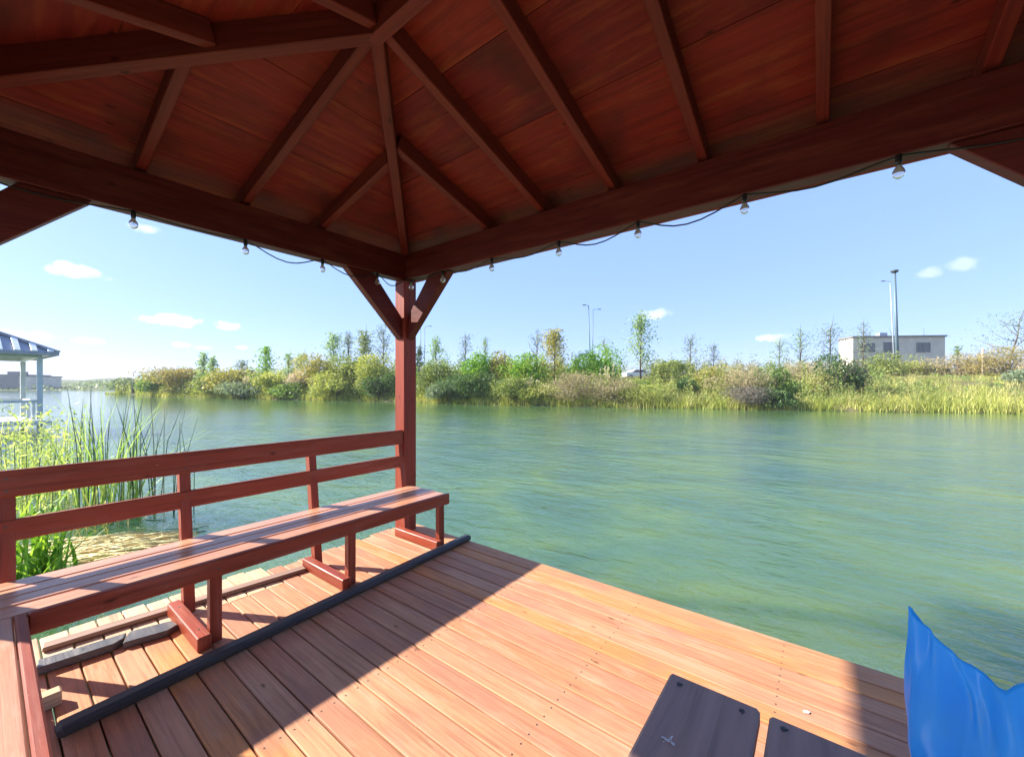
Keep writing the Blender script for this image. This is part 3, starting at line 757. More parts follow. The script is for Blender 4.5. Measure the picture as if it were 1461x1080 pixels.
# ------------------------------------------------------------------ string lights under the beams
def bulb_light(p, parent, s=1.0):
    x, y, z = p
    o = MB().lathe([(.009*s,.052*s),(.013*s,.048*s),(.014*s,.012*s),(.012*s,0)], (x,y,z), 10).build('socket', M['socket'], parent)
    g = MB().lathe([(.010*s,.0),(.012*s,-.008*s),(.022*s,-.026*s),(.0265*s,-.042*s),(.022*s,-.058*s),(.010*s,-.068*s),(.002*s,-.070*s)], (x,y,z-.0005), 14).build('bulb', M['bulb'], parent)
    MB().tube([(x-.003,y,z-.004),(x-.004,y,z-.03),(x+.004,y,z-.03),(x+.003,y,z-.004)], .0012*s, 5).build('filament', M['lamplight'], g)
def on_plane(px, py, axis, val):
    d = fwd() + rgt()*((px-CX)/FPX) + Vector((0,0,(HY-py)/FPX)); t = val/(d.x if axis == 'x' else d.y)
    return Vector((0,0,EYE)) + d*t
def string(label, bulbs, axis, val, ends, sag, group):
    root = tag(empty('string_lights', (PX, PY, ZB)), label, 'string lights', group)
    xs = []
    for b in bulbs:
        xs.append(b)
    P = [ends[0]] + xs + [ends[1]]
    pts = []
    for k in range(len(P)-1):
        a, b = P[k], P[k+1]; sg = sag[k % len(sag)]*1.5
        for i in range(8):
            t = i/8; q = a + (b-a)*t
            bow = math.sin(math.pi*min(1, t*1.0))**1.3
            mp = Vector((math.cos(k*9+t*7)*.004, math.sin(k*5+t*8)*.004, -sg*bow)); pts.append(q+mp)
    pts.append(P[-1])
    MB().tube(pts, .0042, 6).build('cable', M['cable'], root)
    for b in xs: bulb_light((b.x, b.y, b.z-.038), root, .86)
    return root
zl = ZB-.004
lb = [Vector((PX+.045, y, zl)) for y in (.51, 1.07, 1.60, 2.09)]
string('festoon cable with clear bulbs hanging along the left beam of the red pavilion', lb, 'x', 0, (Vector((PX+.06,-.2,ZB+.01)), Vector((PX+.065,PY-.065,ZB-.01))), [.03,.01,.055,.05,.05], 'festoon lights under the pavilion beams')
rb = [Vector((x, PY-.045, zl)) for x in (-2.99,-2.57,-2.02,-1.42,-.87,-.31,.268)]
string('festoon cable with clear bulbs hanging along the front beam facing the far bank', rb, 'y', 0, (Vector((PX+.07,PY-.075,ZB-.01)), Vector((QX-.1,PY-.07,ZB-.06))), [.0,.01,.03,.03,.05,.055,.03,.02], 'festoon lights under the pavilion beams')

# ------------------------------------------------------------------ second pavilion on the left, grey with a metal roof
g2 = tag(empty('pavilion', place(-20.8, 14.6, 0), YAW), 'pale grey pavilion with a ribbed metal roof standing in the lake at the left edge', 'pavilion')
A = place(-18.75, 16.0); B = place(-22.45, 18.5)
ux = (B-A).normalized(); L1 = (B-A).length; uy = Vector((ux.y, -ux.x, 0))
if uy.dot(rgt()) > 0: uy = -uy
L2 = 2.9
def g2p(a, b, z): v = A + ux*a + uy*b; v.z = z; return v
for a, b in ((0,0),(L1,0),(0,L2),(L1,L2)):
    MB().beam(g2p(a,b,-1.6), g2p(a,b,2.5), .15, .15, up=ux).build('post', M['gz_wood'], g2)
for (a0,b0,a1,b1) in ((-.1,0,L1+.1,0),(-.1,L2,L1+.1,L2),(0,.08,0,L2-.08),(L1,.08,L1,L2-.08)):
    MB().beam(g2p(a0,b0,2.62), g2p(a1,b1,2.62), .12, .22).build('beam', M['gz_wood'], g2)
for (a0,b0,a1,b1) in ((0,.08,0,L2-.08),(.08,0,L1-.08,0),(L1,.08,L1,L2-.08)):
    MB().beam(g2p(a0,b0,.78), g2p(a1,b1,.78), .06, .09).build('railing', M['gz_wood'], g2)
for a in (L1*.33, L1*.66): MB().beam(g2p(a,0,-.02), g2p(a,0,.735), .09, .09, up=ux).build('rail_post', M['gz_wood'], g2)
mb = MB(); e = .45
mb.beam(g2p(-.3,L2/2,-.08), g2p(L1+.3,L2/2,-.08), L2+.6, .12); mb.build('floor', M['gz_wood'], g2)
mid0, mid1 = g2p(L1*.33,L2/2,3.72), g2p(L1*.67,L2/2,3.72)
c00, c10, c01, c11 = g2p(-e,-e,2.70), g2p(L1+e,-e,2.70), g2p(-e,L2+e,2.70), g2p(L1+e,L2+e,2.70)
mb = MB()
for q in ((c00,c10,mid1,mid0),(c11,c01,mid0,mid1)): mb.quad(q)
for q in ((c01,c00,mid0),(c10,c11,mid1)): mb.bm.faces.new([mb.bm.verts.new(p) for p in q])
rf = mb.build('roof', M['gz_roof'], g2)
md = rf.modifiers.new('thickness', 'SOLIDIFY'); md.thickness = .05
mb = MB()
def ribs(p0, p1, q0, q1, n):
    for k in range(n):
        t = (k+.5)/n; lo = p0.lerp(p1, t)
        # a straight rib up the slope, stopped by the hips
        mid = (q0+q1)/2; half = (p1-p0).length/2; x = (t-.5)*2*half; top = (q1-q0).length/2
        f = 1.0 if abs(x) <= top else (half-abs(x))/(half-top)
        base = (p0+p1)/2; up = mid-base; hi = lo + up*f*.97
        n_ = (p1-p0).cross(up).normalized(); n_ = n_ if n_.z > 0 else -n_
        mb.beam(lo + n_*.05 + up*.03*0, hi + n_*.05, .16, .05, up=n_)
ribs(c00,c10,mid0,mid1,11); ribs(c01,c00,mid0,mid0,9); ribs(c11,c01,mid0,mid1,11); ribs(c10,c11,mid1,mid1,9)
mb.build('roof_battens', M['gz_rib'], g2)
mb = MB()
for p, q in ((c00,mid0),(c01,mid0),(c10,mid1),(c11,mid1),(mid0,mid1)): mb.beam(p+Vector((0,0,.06)), q+Vector((0,0,.06)), .14, .07)
mb.build('ridge_cap', M['gz_roof'], g2)
mb = MB()
for p, q in ((c00,c10),(c01,c00),(c11,c01),(c10,c11)): mb.beam(p+Vector((0,0,-.04)), q+Vector((0,0,-.04)), .03, .12)
mb.build('gutter', M['gz_roof'], g2)

# ------------------------------------------------------------------ waterside plants behind the bench
def clump(px, py, n, hmin, hmax, spread, kind, label, w=.022, lean=.1, bend=.35, cat='reeds', name='reed_clump', stalks=0, flower=0, depth=None, leafy=0):
    c = on_level(px, py, WATER)
    root = empty(name, (c.x, c.y, WATER-.05))
    B = np.stack([rng.normal(size=n)*spread, rng.normal(size=n)*spread, np.zeros(n)], 1)
    H = rng.uniform(hmin, hmax, n)*1.3
    hmax *= 1.3
    Q, segs = blades(B, H, w*rng.uniform(.5,1.3,n), lean*rng.uniform(.2,1.8,n), bend*rng.uniform(0,1.6,n), segs=5)
    T = np.tile(rng.uniform(0,1,n), segs)
    if n > 8 or not stalks: quads_obj('blades', Q, T, LM[kind], root)
    if stalks:
        mb = MB()
        for k in range(stalks):
            x, y = rng.normal()*spread*1.2, rng.normal()*spread*1.2; h = rng.uniform(.6,1.05)*hmax; a = rng.uniform(0,6.28); l = rng.uniform(0,.22)*h
            mb.tube([(x,y,0),(x+math.cos(a)*l*.3,y+math.sin(a)*l*.3,h*.6),(x+math.cos(a)*l,y+math.sin(a)*l,h)], [.007,.0055,.002], 5, tint=rng.uniform(0,1))
        mb.build('stalks', LM['stalk'], root, local=True)
    if leafy:
        P = []; 
        for k in range(leafy):
            b = B[rng.integers(n)]; P.append((b[0]*1.15+rng.normal()*.03, b[1]*1.15+rng.normal()*.03, rng.uniform(.15,1)*hmax*rng.uniform(.75,1)))
        P = np.array(P); Q = leaves(P, .075, up=.5, aspect=.3)
        quads_obj('leaves', Q, rng.uniform(0,1,len(P)), LM[kind], root)
    tag(root, label, cat, 'waterside plants behind the bench'); return root
clump(18, 735, 90, .7, 1.3, .34, 'herb', 'sunlit yellow green leafy clump at the left edge of the photo behind the backrest', lean=.08, leafy=1500, stalks=8, name='leafy_clump', cat='plant', w=.016)
clump(70, 705, 50, .65, 1.1, .20, 'herb', 'pale leafy clump below the grey pavilion, right of the brightest yellow green clump', lean=.08, leafy=600, stalks=8, name='leafy_clump', cat='plant', w=.014)
clump(122, 735, 30, .7, 1.3, .13, 'reed', 'narrow green reed clump with a few dark stalks, above the golden dead reed mat', stalks=8, lean=.06, bend=.2)
clump(160, 740, 48, .8, 1.55, .14, 'reed', 'tallest fresh green reed clump, middle of the reeds behind the backrest', stalks=9, bend=.25, lean=.06)
clump(140, 752, 60, .35, .85, .26, 'straw', 'dry bent straw coloured stems low among the green reeds', w=.012, lean=.35, bend=.8)
clump(190, 735, 16, .7, 1.5, .09, 'reed', 'thin reed clump with bent dark tips just right of the tallest green reeds', stalks=9, bend=.6)
clump(217, 730, 5, .7, 1.3, .11, 'stalk', 'cluster of bare dark reed stalks standing alone in open water', stalks=9, w=.016)
clump(258, 735, 4, .5, 1.1, .10, 'stalk', 'sparse dark reed stalks nearest the second bench post', stalks=6, w=.014)
clump(98, 700, 6, .6, 1.1, .22, 'stalk', 'tangle of thin grey stalks between the leafy clumps and the green reeds', stalks=16, w=.012, bend=.8)
clump(62, 850, 34, .35, .62, .07, 'bright', 'bright green fern like shoots low behind the seat, right of the leftmost bench post', w=.05, lean=.1, name='fern_clump', cat='plant', leafy=160)
clump(10, 850, 40, .4, .75, .12, 'bright', 'low green shoots left of the leftmost bench post at the photo edge', w=.05, lean=.1, name='fern_clump', cat='plant', leafy=220)
# floating mat of dead reed stems
def reed_mat():
    c = on_level(165, 782, WATER); n = 420; mb = MB()
    for k in range(n):
        a = rng.normal()*.28 + R(18); L = rng.uniform(.2,.75)
        x, y = rng.normal()*.42, rng.normal()*.20
        if (x/.95)**2+(y/.48)**2 > 1: continue
        z = rng.uniform(.004,.05)*(1-.6*((x/.95)**2+(y/.48)**2))
        rv = rgt()*math.cos(a)+fwd()*math.sin(a); p = rgt()*x + fwd()*y
        q = Vector((c.x, c.y, WATER+z)) + p
        mb.tube([q-rv*L/2+Vector((0,0,-.012)), q+Vector((0,0,rng.uniform(0,.012))), q+rv*L/2+Vector((0,0,-.012))], [.005,.007,.004], 5, tint=rng.uniform(0,1))
    o = mb.build('dead_reed_mat', leafmat('golden_dead_reed', [(.20,.13,.05),(.38,.26,.10),(.52,.38,.17)], transl=.1))
    tag(o, 'floating mat of golden dead reed stems below the lower backrest rail', 'reed mat')
reed_mat()
mb = MB(); rr = np.random.default_rng(5)
for k in range(46):
    c = on_level(rr.uniform(60,290), rr.uniform(742,800), WATER); a = rr.normal()*.35; L = rr.uniform(.1,.5); rv = rgt()*math.cos(a)+fwd()*math.sin(a)
    mb.tube([c-rv*L/2+Vector((0,0,.002)), c+rv*L/2+Vector((0,0,.008))], .004, 5, tint=rr.uniform(0,1))
tag(mb.build('floating_stems', LM['stalk']), 'scattered thin dark stems floating right of the golden reed mat', 'floating stems', kind='stuff')

# ------------------------------------------------------------------ far bank: ground cover first
def scatter(n, pmin, pmax, omin, omax, power=1.0):
    px = rng.uniform(pmin, pmax, n); off = omin + (omax-omin)*rng.uniform(0,1,n)**power
    P = np.zeros((n,3))
    tab = np.linspace(-100, 2300, 900); td = np.array([bank_d(p) for p in tab])
    d0 = np.interp(px, tab, td); d = d0+off; r = (px-CX)/FPX*d
    # jitter of the waterline itself
    z = WATER + np.interp(off, _ho, _hh)*np.clip((r+99)/14,0,1)
    P[:] = R_[None]*r[:,None] + F_[None]*d[:,None]; P[:,2] = z
    return P, d, px
def grass_stuff(name, n, rngx, rngo, hmin, hmax, kind, power=1.0, w=.0011, bend=.4):
    P, d, px = scatter(n, *rngx, *rngo, power)
    patch = np.interp(px, np.linspace(-200,2400,330), rng.uniform(.5,1.1,330)) * np.interp(px*.7+d*9, np.linspace(-200,4000,900), rng.uniform(.75,1.2,900))
    H = rng.uniform(hmin, hmax, n)*np.clip(patch,.25,1.3)
    Q, s = blades(P, H, w*d*rng.uniform(.6,1.6,n), .12*rng.uniform(0,2,n), bend*rng.uniform(0,1.5,n), segs=2)
    T = np.tile(np.clip(rng.uniform(0,1,n)*.6+.4*(.5+.5*np.sin(px*.06)*np.cos(px*.023+1)),0,1), s)
    return tag(quads_obj(name, Q, T, LM[kind]), kind='stuff')
def scrub_stuff(name, n, rngx, rngo, hmax, kind, leaf=.005, power=1.0, aspect=.4):
    P, d, px = scatter(n, *rngx, *rngo, power)
    bump_ = np.clip(.55+.5*np.sin(px*.09+d*.7)*np.sin(px*.041+d*.31+2)+.2*np.sin(px*.27), .12, 1.2)
    P[:,2] += rng.uniform(0,1,n)**.8*hmax*bump_
    pr = (P-np.array([0,0,EYE])); dd = pr@F_; py_ = HY-FPX*pr[:,2]/dd; k = ~((px > 886) & (px < 930) & (py_ < 541) & (d < 64))     # gap where the car shows
    if name.startswith('waterline'): k &= ~((px > 1042) & (px < 1100))      # bare strip round the dead branches
    P, d, px, n = P[k], d[k], px[k], int(k.sum())
    Q = leaves(P, leaf*d, up=.4, aspect=aspect)
    T = np.clip(rng.uniform(0,.6,n)+.4*(.5+.5*np.sin(px*.05+1)*np.sin(d*.4)),0,1)
    return tag(quads_obj(name, Q, T, LM[kind]), kind='stuff')
grass_stuff('waterline_reeds', 9000, (150,1500), (-.25,1.2), .35, 1.0, 'grass')
grass_stuff('straw_reeds', 5000, (700,1500), (.0,5), .5, 1.35, 'straw')
scrub_stuff('waterline_scrub', 26000, (165,1330), (.1,7), 1.7, 'olive', power=.9)
scrub_stuff('waterline_thicket', 18000, (165,1180), (.1,9), 2.2, 'yellow', power=.9)
grass_stuff('slope_grass', 42000, (1150,1520), (.3,24), .35, .85, 'grass', 1.1)
grass_stuff('dry_slope_grass', 14000, (1180,1520), (4,26), .5, 1.15, 'straw', .8)
scrub_stuff('slope_herbs', 26000, (1150,1520), (.5,34), .8, 'green', leaf=.0045)
grass_stuff('bank_grass', 9000, (560,1250), (1,22), .4, 1.1, 'grass', 1.1)
scrub_stuff('bank_scrub', 16000, (165,790), (.3,20), 3.4, 'olive', power=.9)
scrub_stuff('yellow_scrub', 24000, (165,960), (.3,20), 3.2, 'yellow', power=.8)
scrub_stuff('dry_scrub', 14000, (760,1240), (1,24), 2.4, 'dry', power=.9, aspect=.25)
scrub_stuff('green_scrub', 22000, (560,1260), (.3,20), 2.1, 'green', power=.8)
scrub_stuff('olive_scrub', 20000, (600,1260), (.3,24), 2.5, 'olive', power=.8)
scrub_stuff('crest_thicket', 22000, (570,930), (4,22), 3.9, 'bright', power=1.0)
scrub_stuff('far_scrub', 20000, (165,1200), (14,42), 3.4, 'olive', leaf=.0045)
scrub_stuff('crest_scrub', 16000, (780,1520), (17,36), 2.6, 'dry', leaf=.0045, aspect=.3)
# woodland far beyond the headland, on the distant shore
def far_woods():
    n = 7000; k = rng.uniform(-1.35,-.85,n); d = rng.uniform(198,330,n); z = WATER + np.interp(d, ds, hz)*.8 + rng.uniform(0,1,n)*2.6*np.clip(np.sin(k*41)+.3*np.sin(k*97)+.4,0.1,1)
    P = R_[None]*(k*d)[:,None]+F_[None]*d[:,None]; P[:,2] = z
    tag(quads_obj('far_woods', leaves(P, .006*d, up=.1, aspect=.7), rng.uniform(0,1,n), LM['grey_green']), kind='stuff')
far_woods()

# bushes one can tell apart (photo column, top row, width, metres behind the waterline)
bush(188,541,44,1.5,'grey_green','low pale green bush at the far left tip of the far bank', lobes=7)
bush(222,533,40,3,'green','green bush between the pale tip of the far bank and the rusty dome')
bush(250,526,76,3,'rust','broad rusty olive dome shaped bush near the left tip of the far bank', n=2400)
bush(305,534,50,2,'olive','olive bush beneath the pair of slim pale saplings right of the rusty dome')
bush(335,527,60,3,'amber','golden olive bush right of the rusty dome, behind the low green bush', n=1900)
bush(350,546,54,.8,'grey_green','low grey green bush at the waterline below the golden olive bush')
bush(388,532,44,1.5,'yellow','bright yellow green bush below the bright green sapling left of the post')
bush(412,546,48,.8,'green','low green bush at the waterline left of the pinkish dry bush')
bush(432,527,40,4,'pink','pinkish dry bush with pale plumes, left half of the far bank', twig=True, n=1900)
bush(455,508,58,4,'amber','tall amber bush left of the pale tree beside the post', n=2300)
bush(478,532,58,1,'yellow','yellow green bush at the waterline below the tall amber bush', n=1700)
bush(505,512,58,4,'olive','tall olive bush behind the yellow green one, left of the post', n=2300)
bush(532,508,52,2.5,'yellow','tall yellow green bush immediately left of the red post', n=2300)
bush(545,536,52,.8,'dark','low dark green bush at the waterline just left of the red post')
bush(622,517,72,3,'olive','broad olive bush just right of the red post', n=2800)
bush(672,533,70,1.5,'dark','dark grey green bush at the waterline right of the red post', n=2500)
bush(640,545,56,.7,'grey_green','low grey green bush at the waterline under the broad olive bush')
bush(686,506,44,6,'bright','rounded deep green bush behind the dark waterline bush', n=1700)
bush(716,505,44,6,'amber','orange tinged bush between two green ones right of the post', n=1700)
bush(752,506,52,6,'bright','bright green bush left of the tall yellow tree', n=1900)
bush(728,540,56,.8,'olive','olive bush at the waterline below the orange tinged bush')
bush(768,547,50,.8,'yellow','yellow green bush at the waterline below the bright green bush')
bush(838,497,76,8,'bright','long dense bright green thicket right of the tall yellow tree', n=3000)
bush(815,532,74,1.2,'dry','broad pale brown brushwood at the waterline right of the golden green bush', twig=True, n=3000)
bush(870,536,64,1.2,'dry','straw brown brushwood left of and below the white car', twig=True, n=2400)
bush(915,549,60,1.2,'grass','yellow green tussock at the waterline below the white car', n=1500, twig=True)
bush(955,514,60,14,'olive','olive bush on the crest right of the white car')
bush(983,540,30,4,'dark','small dark green bush amid dry grass right of the white car', n=900)
bush(1012,522,52,7,'amber','yellowish bush on the slope above the tangled brushwood', n=1500)
bush(1052,522,76,3,'dry','large straw brown bush above the dead grey branches', twig=True, n=3000)
bush(1072,552,58,.5,'grey','tangle of dead grey branches at the water edge', twig=True, n=2400, name='dead_brush')
bush(1108,522,48,3,'green','mid green bush between the dead branches and the leafy dark bush', n=1900)
bush(1110,556,50,.6,'dark','low dark bush at the water edge right of the dead grey branches', n=1200)
bush(1150,516,54,9,'dry','dry brown bush behind the leafy dark bush', twig=True, n=1800)
bush(1196,508,58,4.5,'dark','leafy dark green bush at the foot of the flat roofed building', n=1700)
bush(1218,517,40,5.5,'grey','dark brown dry bush against the right side of the leafy dark bush', twig=True, n=1300)
bush(1175,534,40,4.5,'straw','straw coloured tussock left of the leafy dark bush', twig=True, n=1100)
bush(1262,506,60,20,'olive','olive bush in front of the middle window of the flat roofed building', n=1500)
bush(1300,509,52,21,'grass','yellowish bush in front of the right window of the flat roofed building', n=1300, twig=True)
bush(1325,512,44,20,'dry','dry brown bush under the right end of the flat roofed building', twig=True, n=1100)
bush(1375,505,56,19,'dry','dry thicket between the green cabinet and the wooden pole', twig=True, n=1800)
bush(1432,495,72,17,'rust','broad dry russet thicket right of the wooden pole', twig=True, n=2400)
bush(1452,528,54,10,'grey_green','grey green bush below the russet thicket at the right edge', n=1300)
bush(1490,500,70,14,'dry','dry thicket at the right border of the photo', twig=True, n=1800)
# trees and saplings rising above the bushes
tree(290,507,16,4,'feather','slim pale sapling left of its twin, right of the rusty dome bush', n=420)
tree(303,512,15,4,'feather','slim pale sapling right of its twin, above the olive bush', n=380)
tree(345,517,26,6,'grey_green','open grey green sapling behind the golden olive bush', n=420, sparse=True)
tree(379,499,26,5,'bright','bright green sapling standing out above the yellow green bush', n=620)
tree(412,508,16,6,'feather','thin pale sapling left of the pinkish dry bush', n=300)
tree(430,506,26,7,'feather','round headed pale sapling behind the pinkish dry bush', n=420)
tree(476,481,32,6,'feather','tall pale green tree above the amber bush', n=800)
tree(497,480,24,8,'grey_green','grey green tree between the tall pale tree and the dark headed tree', n=520, sparse=True)
tree(520,478,34,6,'olive','olive headed tree second left of the red post', n=900)
tree(547,470,34,9,'grey_green','tall feathery tree directly left of the red post', n=620, sparse=True)
tree(598,498,20,10,'dark','thin dark sapling in front of the two lamp posts by the red post', n=320)
tree(622,485,24,8,'feather','pale sapling nearest the red post on its right', n=520)
tree(664,483,28,10,'grey_green','open flat topped sapling behind the dark waterline bush', n=300, sparse=True)
tree(692,486,18,10,'feather','faint slender sapling behind the rounded deep green bush', n=300, sparse=True)
tree(766,476,30,9,'grey_green','twiggy dark sapling left of the tall yellow tree', n=260, sparse=True)
tree(791,476,40,6,'amber','tall yellow tree tapering to a point above the green thicket', n=1500, trunk_frac=.2, taper=.75)
tree(872,485,24,12,'feather','leaning thin sapling right of the bright green thicket', n=240, sparse=True, lean=-.4)
tree(914,452,34,10,'feather','tallest slender tree of the far bank, above the white car', n=950, trunk_frac=.3, taper=.75)
tree(985,482,40,16,'grey_green','wide sparse tree on the crest right of the tallest slender tree', n=300, sparse=True)
tree(1018,494,26,16,'grey_green','small sparse tree between the wide sparse tree and the feathery trio', n=200, sparse=True)
tree(1112,484,24,14,'feather','left tree of the feathery trio left of the flat roofed building', n=260, sparse=True)
tree(1142,474,34,14,'feather','middle and broadest tree of the feathery trio left of the flat roofed building', n=420, sparse=True)
tree(1184,466,44,14,'grey_green','right and tallest tree of the feathery trio, beside the flat roofed building', n=520, sparse=True)
tree(1232,466,32,22,'grey_green','sparse tree showing its top above the flat roof', n=300, sparse=True)
tree(1440,450,62,18,'grey_green','crooked sparse tree at the right edge of the photo', n=700, sparse=True, lean=.2, taper=.2)
tree(1366,497,14,24,'green','small green sapling right of the flat roofed building', n=180)
# pampas plumes
def plume(px, ytop, off, label, n=6):
    d = bank_d(px)+off; r = (px-CX)/FPX*d; z = bank_z(px, off); H = EYE+(HY-ytop)/FPX*d - z
    root = empty('pampas_grass', place(r,d,z-.05), YAW)
    B = np.stack([rng.normal(size=40)*.25, rng.normal(size=40)*.25, np.zeros(40)],1)
    Q, s = blades(B, rng.uniform(.5,.9,40)*H*.75, .05*np.ones(40), .2*rng.uniform(0,2,40), .6*rng.uniform(0,1.5,40))
    quads_obj('blades', Q, np.tile(rng.uniform(0,1,40),s), LM['straw'], root)
    P = []
    for k in range(n):
        x, y = rng.normal()*.35, rng.normal()*.3; h = H*rng.uniform(.8,1)
        t = rng.uniform(0,1,60); P.append(np.stack([x+rng.normal(size=60)*.09*(1-.6*t)+.1*t, y+rng.normal(size=60)*.09*(1-.6*t), h*(.62+.38*t)],1))
    P = np.concatenate(P); quads_obj('plumes', leaves(P, .004*d, up=1.2, aspect=.3), rng.uniform(.3,1,len(P)), LM['pink'], root)
    tag(root, label, 'pampas grass', 'pampas grass on the far bank')
plume(350,536,1.5,'pale pampas plumes left of the bright yellow green bush')
plume(757,535,1.5,'pale pampas plumes at the waterline below the bright green bush', 8)
plume(866,517,5,'tall pale pampas plumes at the end of the bright green thicket', 6)

# ------------------------------------------------------------------ lamps, car, buildings
def lamp(px, ytop, d, arm, label, rad=.11, lean=0.0, mat='lampgrey', head=1):
    r = (px-CX)/FPX*d; zt = EYE+(HY-ytop)/FPX*d; root = empty('street_lamp', place(r,d,3.0), YAW); h = zt-3.0
    MB().tube([(0,0,-.3),(lean*.5,0,h*.5),(lean,0,h)], [rad,rad*.85,rad*.65], 10).build('pole', M[mat], root, local=True)
    if arm:
        MB().tube([(lean,0,h-.05),(lean+arm*.5,0,h+.12),(lean+arm,0,h+.1)], [.05,.045,.04], 6).build('arm', M[mat], root, local=True)
        MB().box((.75,.32,.14), Matrix.Translation((lean+arm*1.25,0,h+.1)), .03).build('lamp_head', M['lamphead'], root, local=True)
    else:
        MB().lathe([(.12,-.25),(.42,-.05),(.5,.12),(.44,.22),(.1,.3)], (lean,0,h), 12).build('lamp_head', M['lamphead'], root, local=True)
    tag(root, label, 'street lamp', 'street lamps beyond the far bank')
lamp(1281,388,62,0,'tall thick blue grey lamp mast in front of the flat roofed building', rad=.24, lean=-.5)
lamp(1277,402,84,-1.2,'slim pale lamp post leaning behind the thick mast by the building', rad=.14, lean=-1.0, mat='lamplight')
lamp(843,436,84,-.7,'taller of the two slim lamp posts above the bright green thicket', rad=.12, lean=-.5)
lamp(845,442,95,1.2,'shorter of the two slim lamp posts above the bright green thicket', rad=.11, lean=.2)
lamp(601,463,96,-.7,'slim lamp post closest to the red post on its right', rad=.11, lean=-.2)
lamp(605,466,108,1.2,'slim lamp post with its arm to the right, second right of the red post', rad=.11, lean=.2)
def car(px, ybot, d, rz, label):
    r = (px-CX)/FPX*d; z = EYE+(HY-ybot)/FPX*d; root = empty('parked_car', place(r,d,z), YAW+rz)
    prof = [(-2.05,.32),(-2.08,.75),(-1.95,.98),(-1.15,1.02),(-.55,1.46),(.95,1.48),(1.75,1.05),(2.0,.95),(2.05,.35)]
    MB().prism(prof, 1.62, Matrix(((1,0,0,0),(0,0,-1,0),(0,1,0,0),(0,0,0,1))), bev=.05).build('body', M['carwhite'], root, local=True)
    for sgn in (-1, 1):
        w = [(-.98,1.04),(-.5,1.38),(.12,1.40),(.12,1.04)]; w2 = [(.2,1.04),(.2,1.40),(.88,1.40),(1.4,1.06)]
        for q in (w, w2): MB().prism(q, .02, Matrix(((1,0,0,0),(0,0,-1,sgn*.812),(0,1,0,0),(0,0,0,1))), bev=0).build('window', M['window'], root, local=True)
        for x in (-1.3, 1.3):
            t = MB().tube([(x,sgn*.60,.32),(x,sgn*.83,.32)], .32, 16).build('wheel', M['tyre'], root, local=True)
            MB().tube([(x,sgn*.80,.32),(x,sgn*.84,.32)], .19, 12).build('rim', M['rim'], t, local=True)
    for y in (-.55,.55): MB().box((.06,.32,.16), Matrix.Translation((-2.06,y,.72)), .02).build('headlight', M['lamplight'], root, local=True)
    tag(root, label, 'car')
car(908, 540.5, 64, R(8), 'white car parked among the scrub on top of the far bank')
def bbox(px0, px1, ytop, d, depth, zb):
    x0, x1 = (px0-CX)/FPX*d, (px1-CX)/FPX*d; return x0, x1, EYE+(HY-ytop)/FPX*d
d = 88.0; x0, x1, zt = bbox(1222, 1342, 479, d, 12, 3)
bld = tag(empty('flat_roofed_building', place((x0+x1)/2, d, 2.5), YAW-R(6)), 'low pale flat roofed building behind the scrub on the right', 'building')
Wd = x1-x0; Hh = zt-2.5
MB().aabb(-Wd/2, Wd/2, 0, 4.4, 0, Hh-.35, bev=0).build('wall', M['wall'], bld, local=True)
MB().aabb(-Wd/2-.25, Wd/2+.25, -.25, 4.65, Hh-.348, Hh, bev=0).build('roof', M['roofgrey'], bld, local=True)
def win(px0, px1, y0, y1):
    a, b = (px0-CX)/FPX*d-(x0+x1)/2, (px1-CX)/FPX*d-(x0+x1)/2; z1, z0 = EYE+(HY-y0)/FPX*d-2.5, EYE+(HY-y1)/FPX*d-2.5
    w = MB().aabb(a, b, -.06, .1, z0, z1, bev=0).build('window', M['window'], bld, local=True)
    mb = MB(); t = .12
    for q in ((a-t,b+t,z1,z1+t),(a-t,b+t,z0-t,z0),(a-t,a,z0,z1),(b,b+t,z0,z1),((a+b)/2-.05,(a+b)/2+.05,z0+.002,z1-.002)): mb.aabb(q[0],q[1],-.12,-.02,q[2],q[3],bev=0)
    mb.build('frame', M['roofgrey'], w, local=True)
win(1263,1281,489,502); win(1232,1250,490,501); win(1306,1322,490,502)
mb = MB(); mb.aabb(-Wd/2+2, Wd/2-6, -3.0, -2.7, 0, 2.2, bev=0); mb.build('low_wall', M['white'], bld, local=True)
mb = MB(); mb.aabb(-2,-.4,2.4,3.6,Hh+.002,Hh+1.0,bev=.02); mb.build('roof_unit', M['lamplight'], bld, local=True)
mb = MB()
for x, h, l in ((1.2,2.2,-.9),(2.2,2.2,-.9),(7.5,2.0,0),(-3.5,1.4,0)): mb.tube([(x,3,Hh),(x+l,3,Hh+h)], .05, 6)
mb.build('roof_masts', M['lampgrey'], bld, local=True)
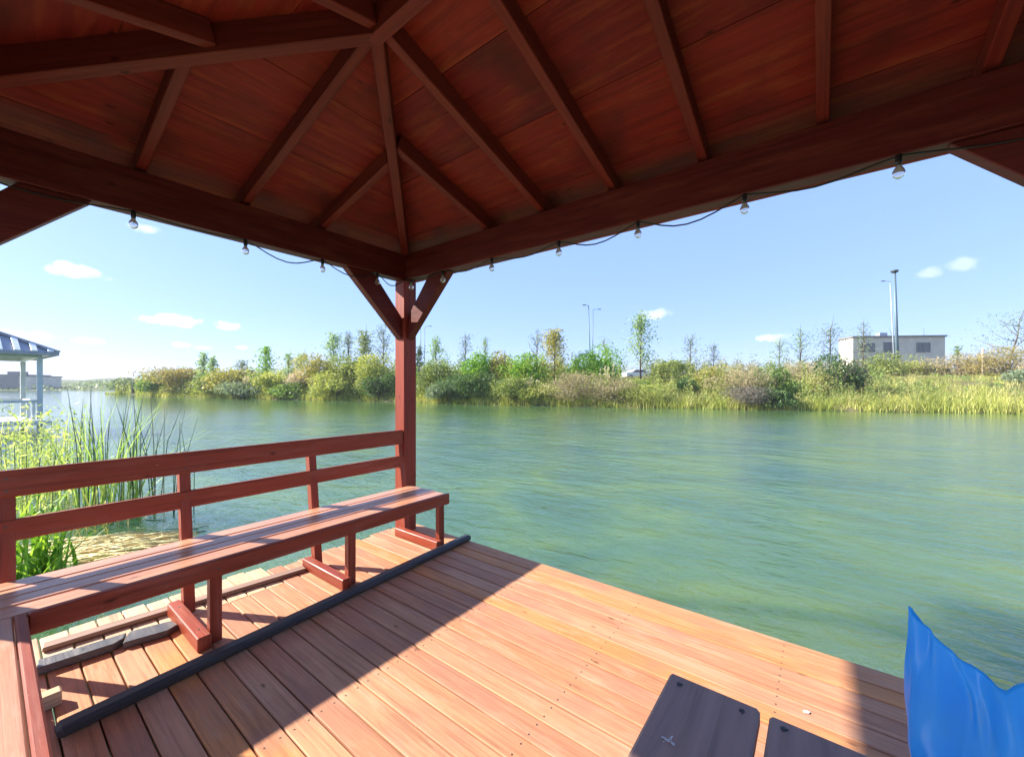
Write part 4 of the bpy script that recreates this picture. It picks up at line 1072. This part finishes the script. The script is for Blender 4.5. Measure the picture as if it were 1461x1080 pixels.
# timber pole and green cabinet on the bank
d = bank_d(1402)+17; r = (1402-CX)/FPX*d; z = bank_z(1402,17); H = EYE+(HY-497)/FPX*d - z
p = MB().tube([(0,0,-.3),(.02,0,H*.6),(0,.02,H)], [.10,.095,.085], 10).build('wooden_pole', M['woodpole']); p.location = place(r,d,z)
tag(p, 'bare pale wooden pole upright in the dry thicket on the right', 'pole')
d = bank_d(1341)+20; r = (1341-CX)/FPX*d; z = bank_z(1341,20)
cb = tag(empty('utility_cabinet', place(r,d,z), YAW), 'green cabinet half hidden in dry brush below the building corner', 'cabinet')
MB().aabb(-.85,.85,-.4,.4,.05,1.15,bev=.03).build('cabinet_body', M['greenbox'], cb, local=True)
MB().aabb(-.92,.92,-.47,.47,1.152,1.24,bev=.02).build('cabinet_lid', M['greenbox'], cb, local=True)
# low buildings at the head of the lake
d = 205.0
for (a, b, yt, lab) in ((-40,27,534,'long low grey building on the distant shore seen behind the grey pavilion posts'),(24,44,536,'short pale block at the right end of the distant long building')):
    x0, x1, zt = bbox(a, b, yt, d, 10, 0)
    hb = tag(empty('lakeside_building', place((x0+x1)/2, d, 0), YAW), lab, 'building')
    MB().aabb(-(x1-x0)/2, (x1-x0)/2, 0, 14, 0, zt-.5, bev=0).build('wall', M['roofgrey' if a < 0 else 'wall'], hb, local=True)
    MB().aabb(-(x1-x0)/2-.3, (x1-x0)/2+.3, -.3, 14.3, zt-.498, zt, bev=0).build('roof', M['roofgrey'], hb, local=True)
    for k in range(int((x1-x0)//4)):
        xx = -(x1-x0)/2+1.5+k*4
        MB().aabb(xx, xx+1.6, -.06, .1, 1.6, 3.2, bev=0).build('window', M['window'], hb, local=True)
    if a < 0: MB().aabb(1, 6, 4, 9, zt+.002, zt+1.6, bev=0).build('roof_unit', M['roofgrey'], hb, local=True)

# ------------------------------------------------------------------ the air over the lake
mh = bpy.data.materials.new('lake_haze'); mh.use_nodes = True; nt = mh.node_tree; nt.nodes.clear()
out = nt.nodes.new('ShaderNodeOutputMaterial'); pv = nt.nodes.new('ShaderNodeVolumePrincipled')
pv.inputs['Color'].default_value = (.90,.95,1.0,1); pv.inputs['Density'].default_value = .0004; pv.inputs['Anisotropy'].default_value = 0
nt.links.new(pv.outputs[0], out.inputs['Volume'])
MB().aabb(-1000,1000,-1000,1000,-3.6,32,bev=0).build('haze', mh)['kind'] = 'stuff'
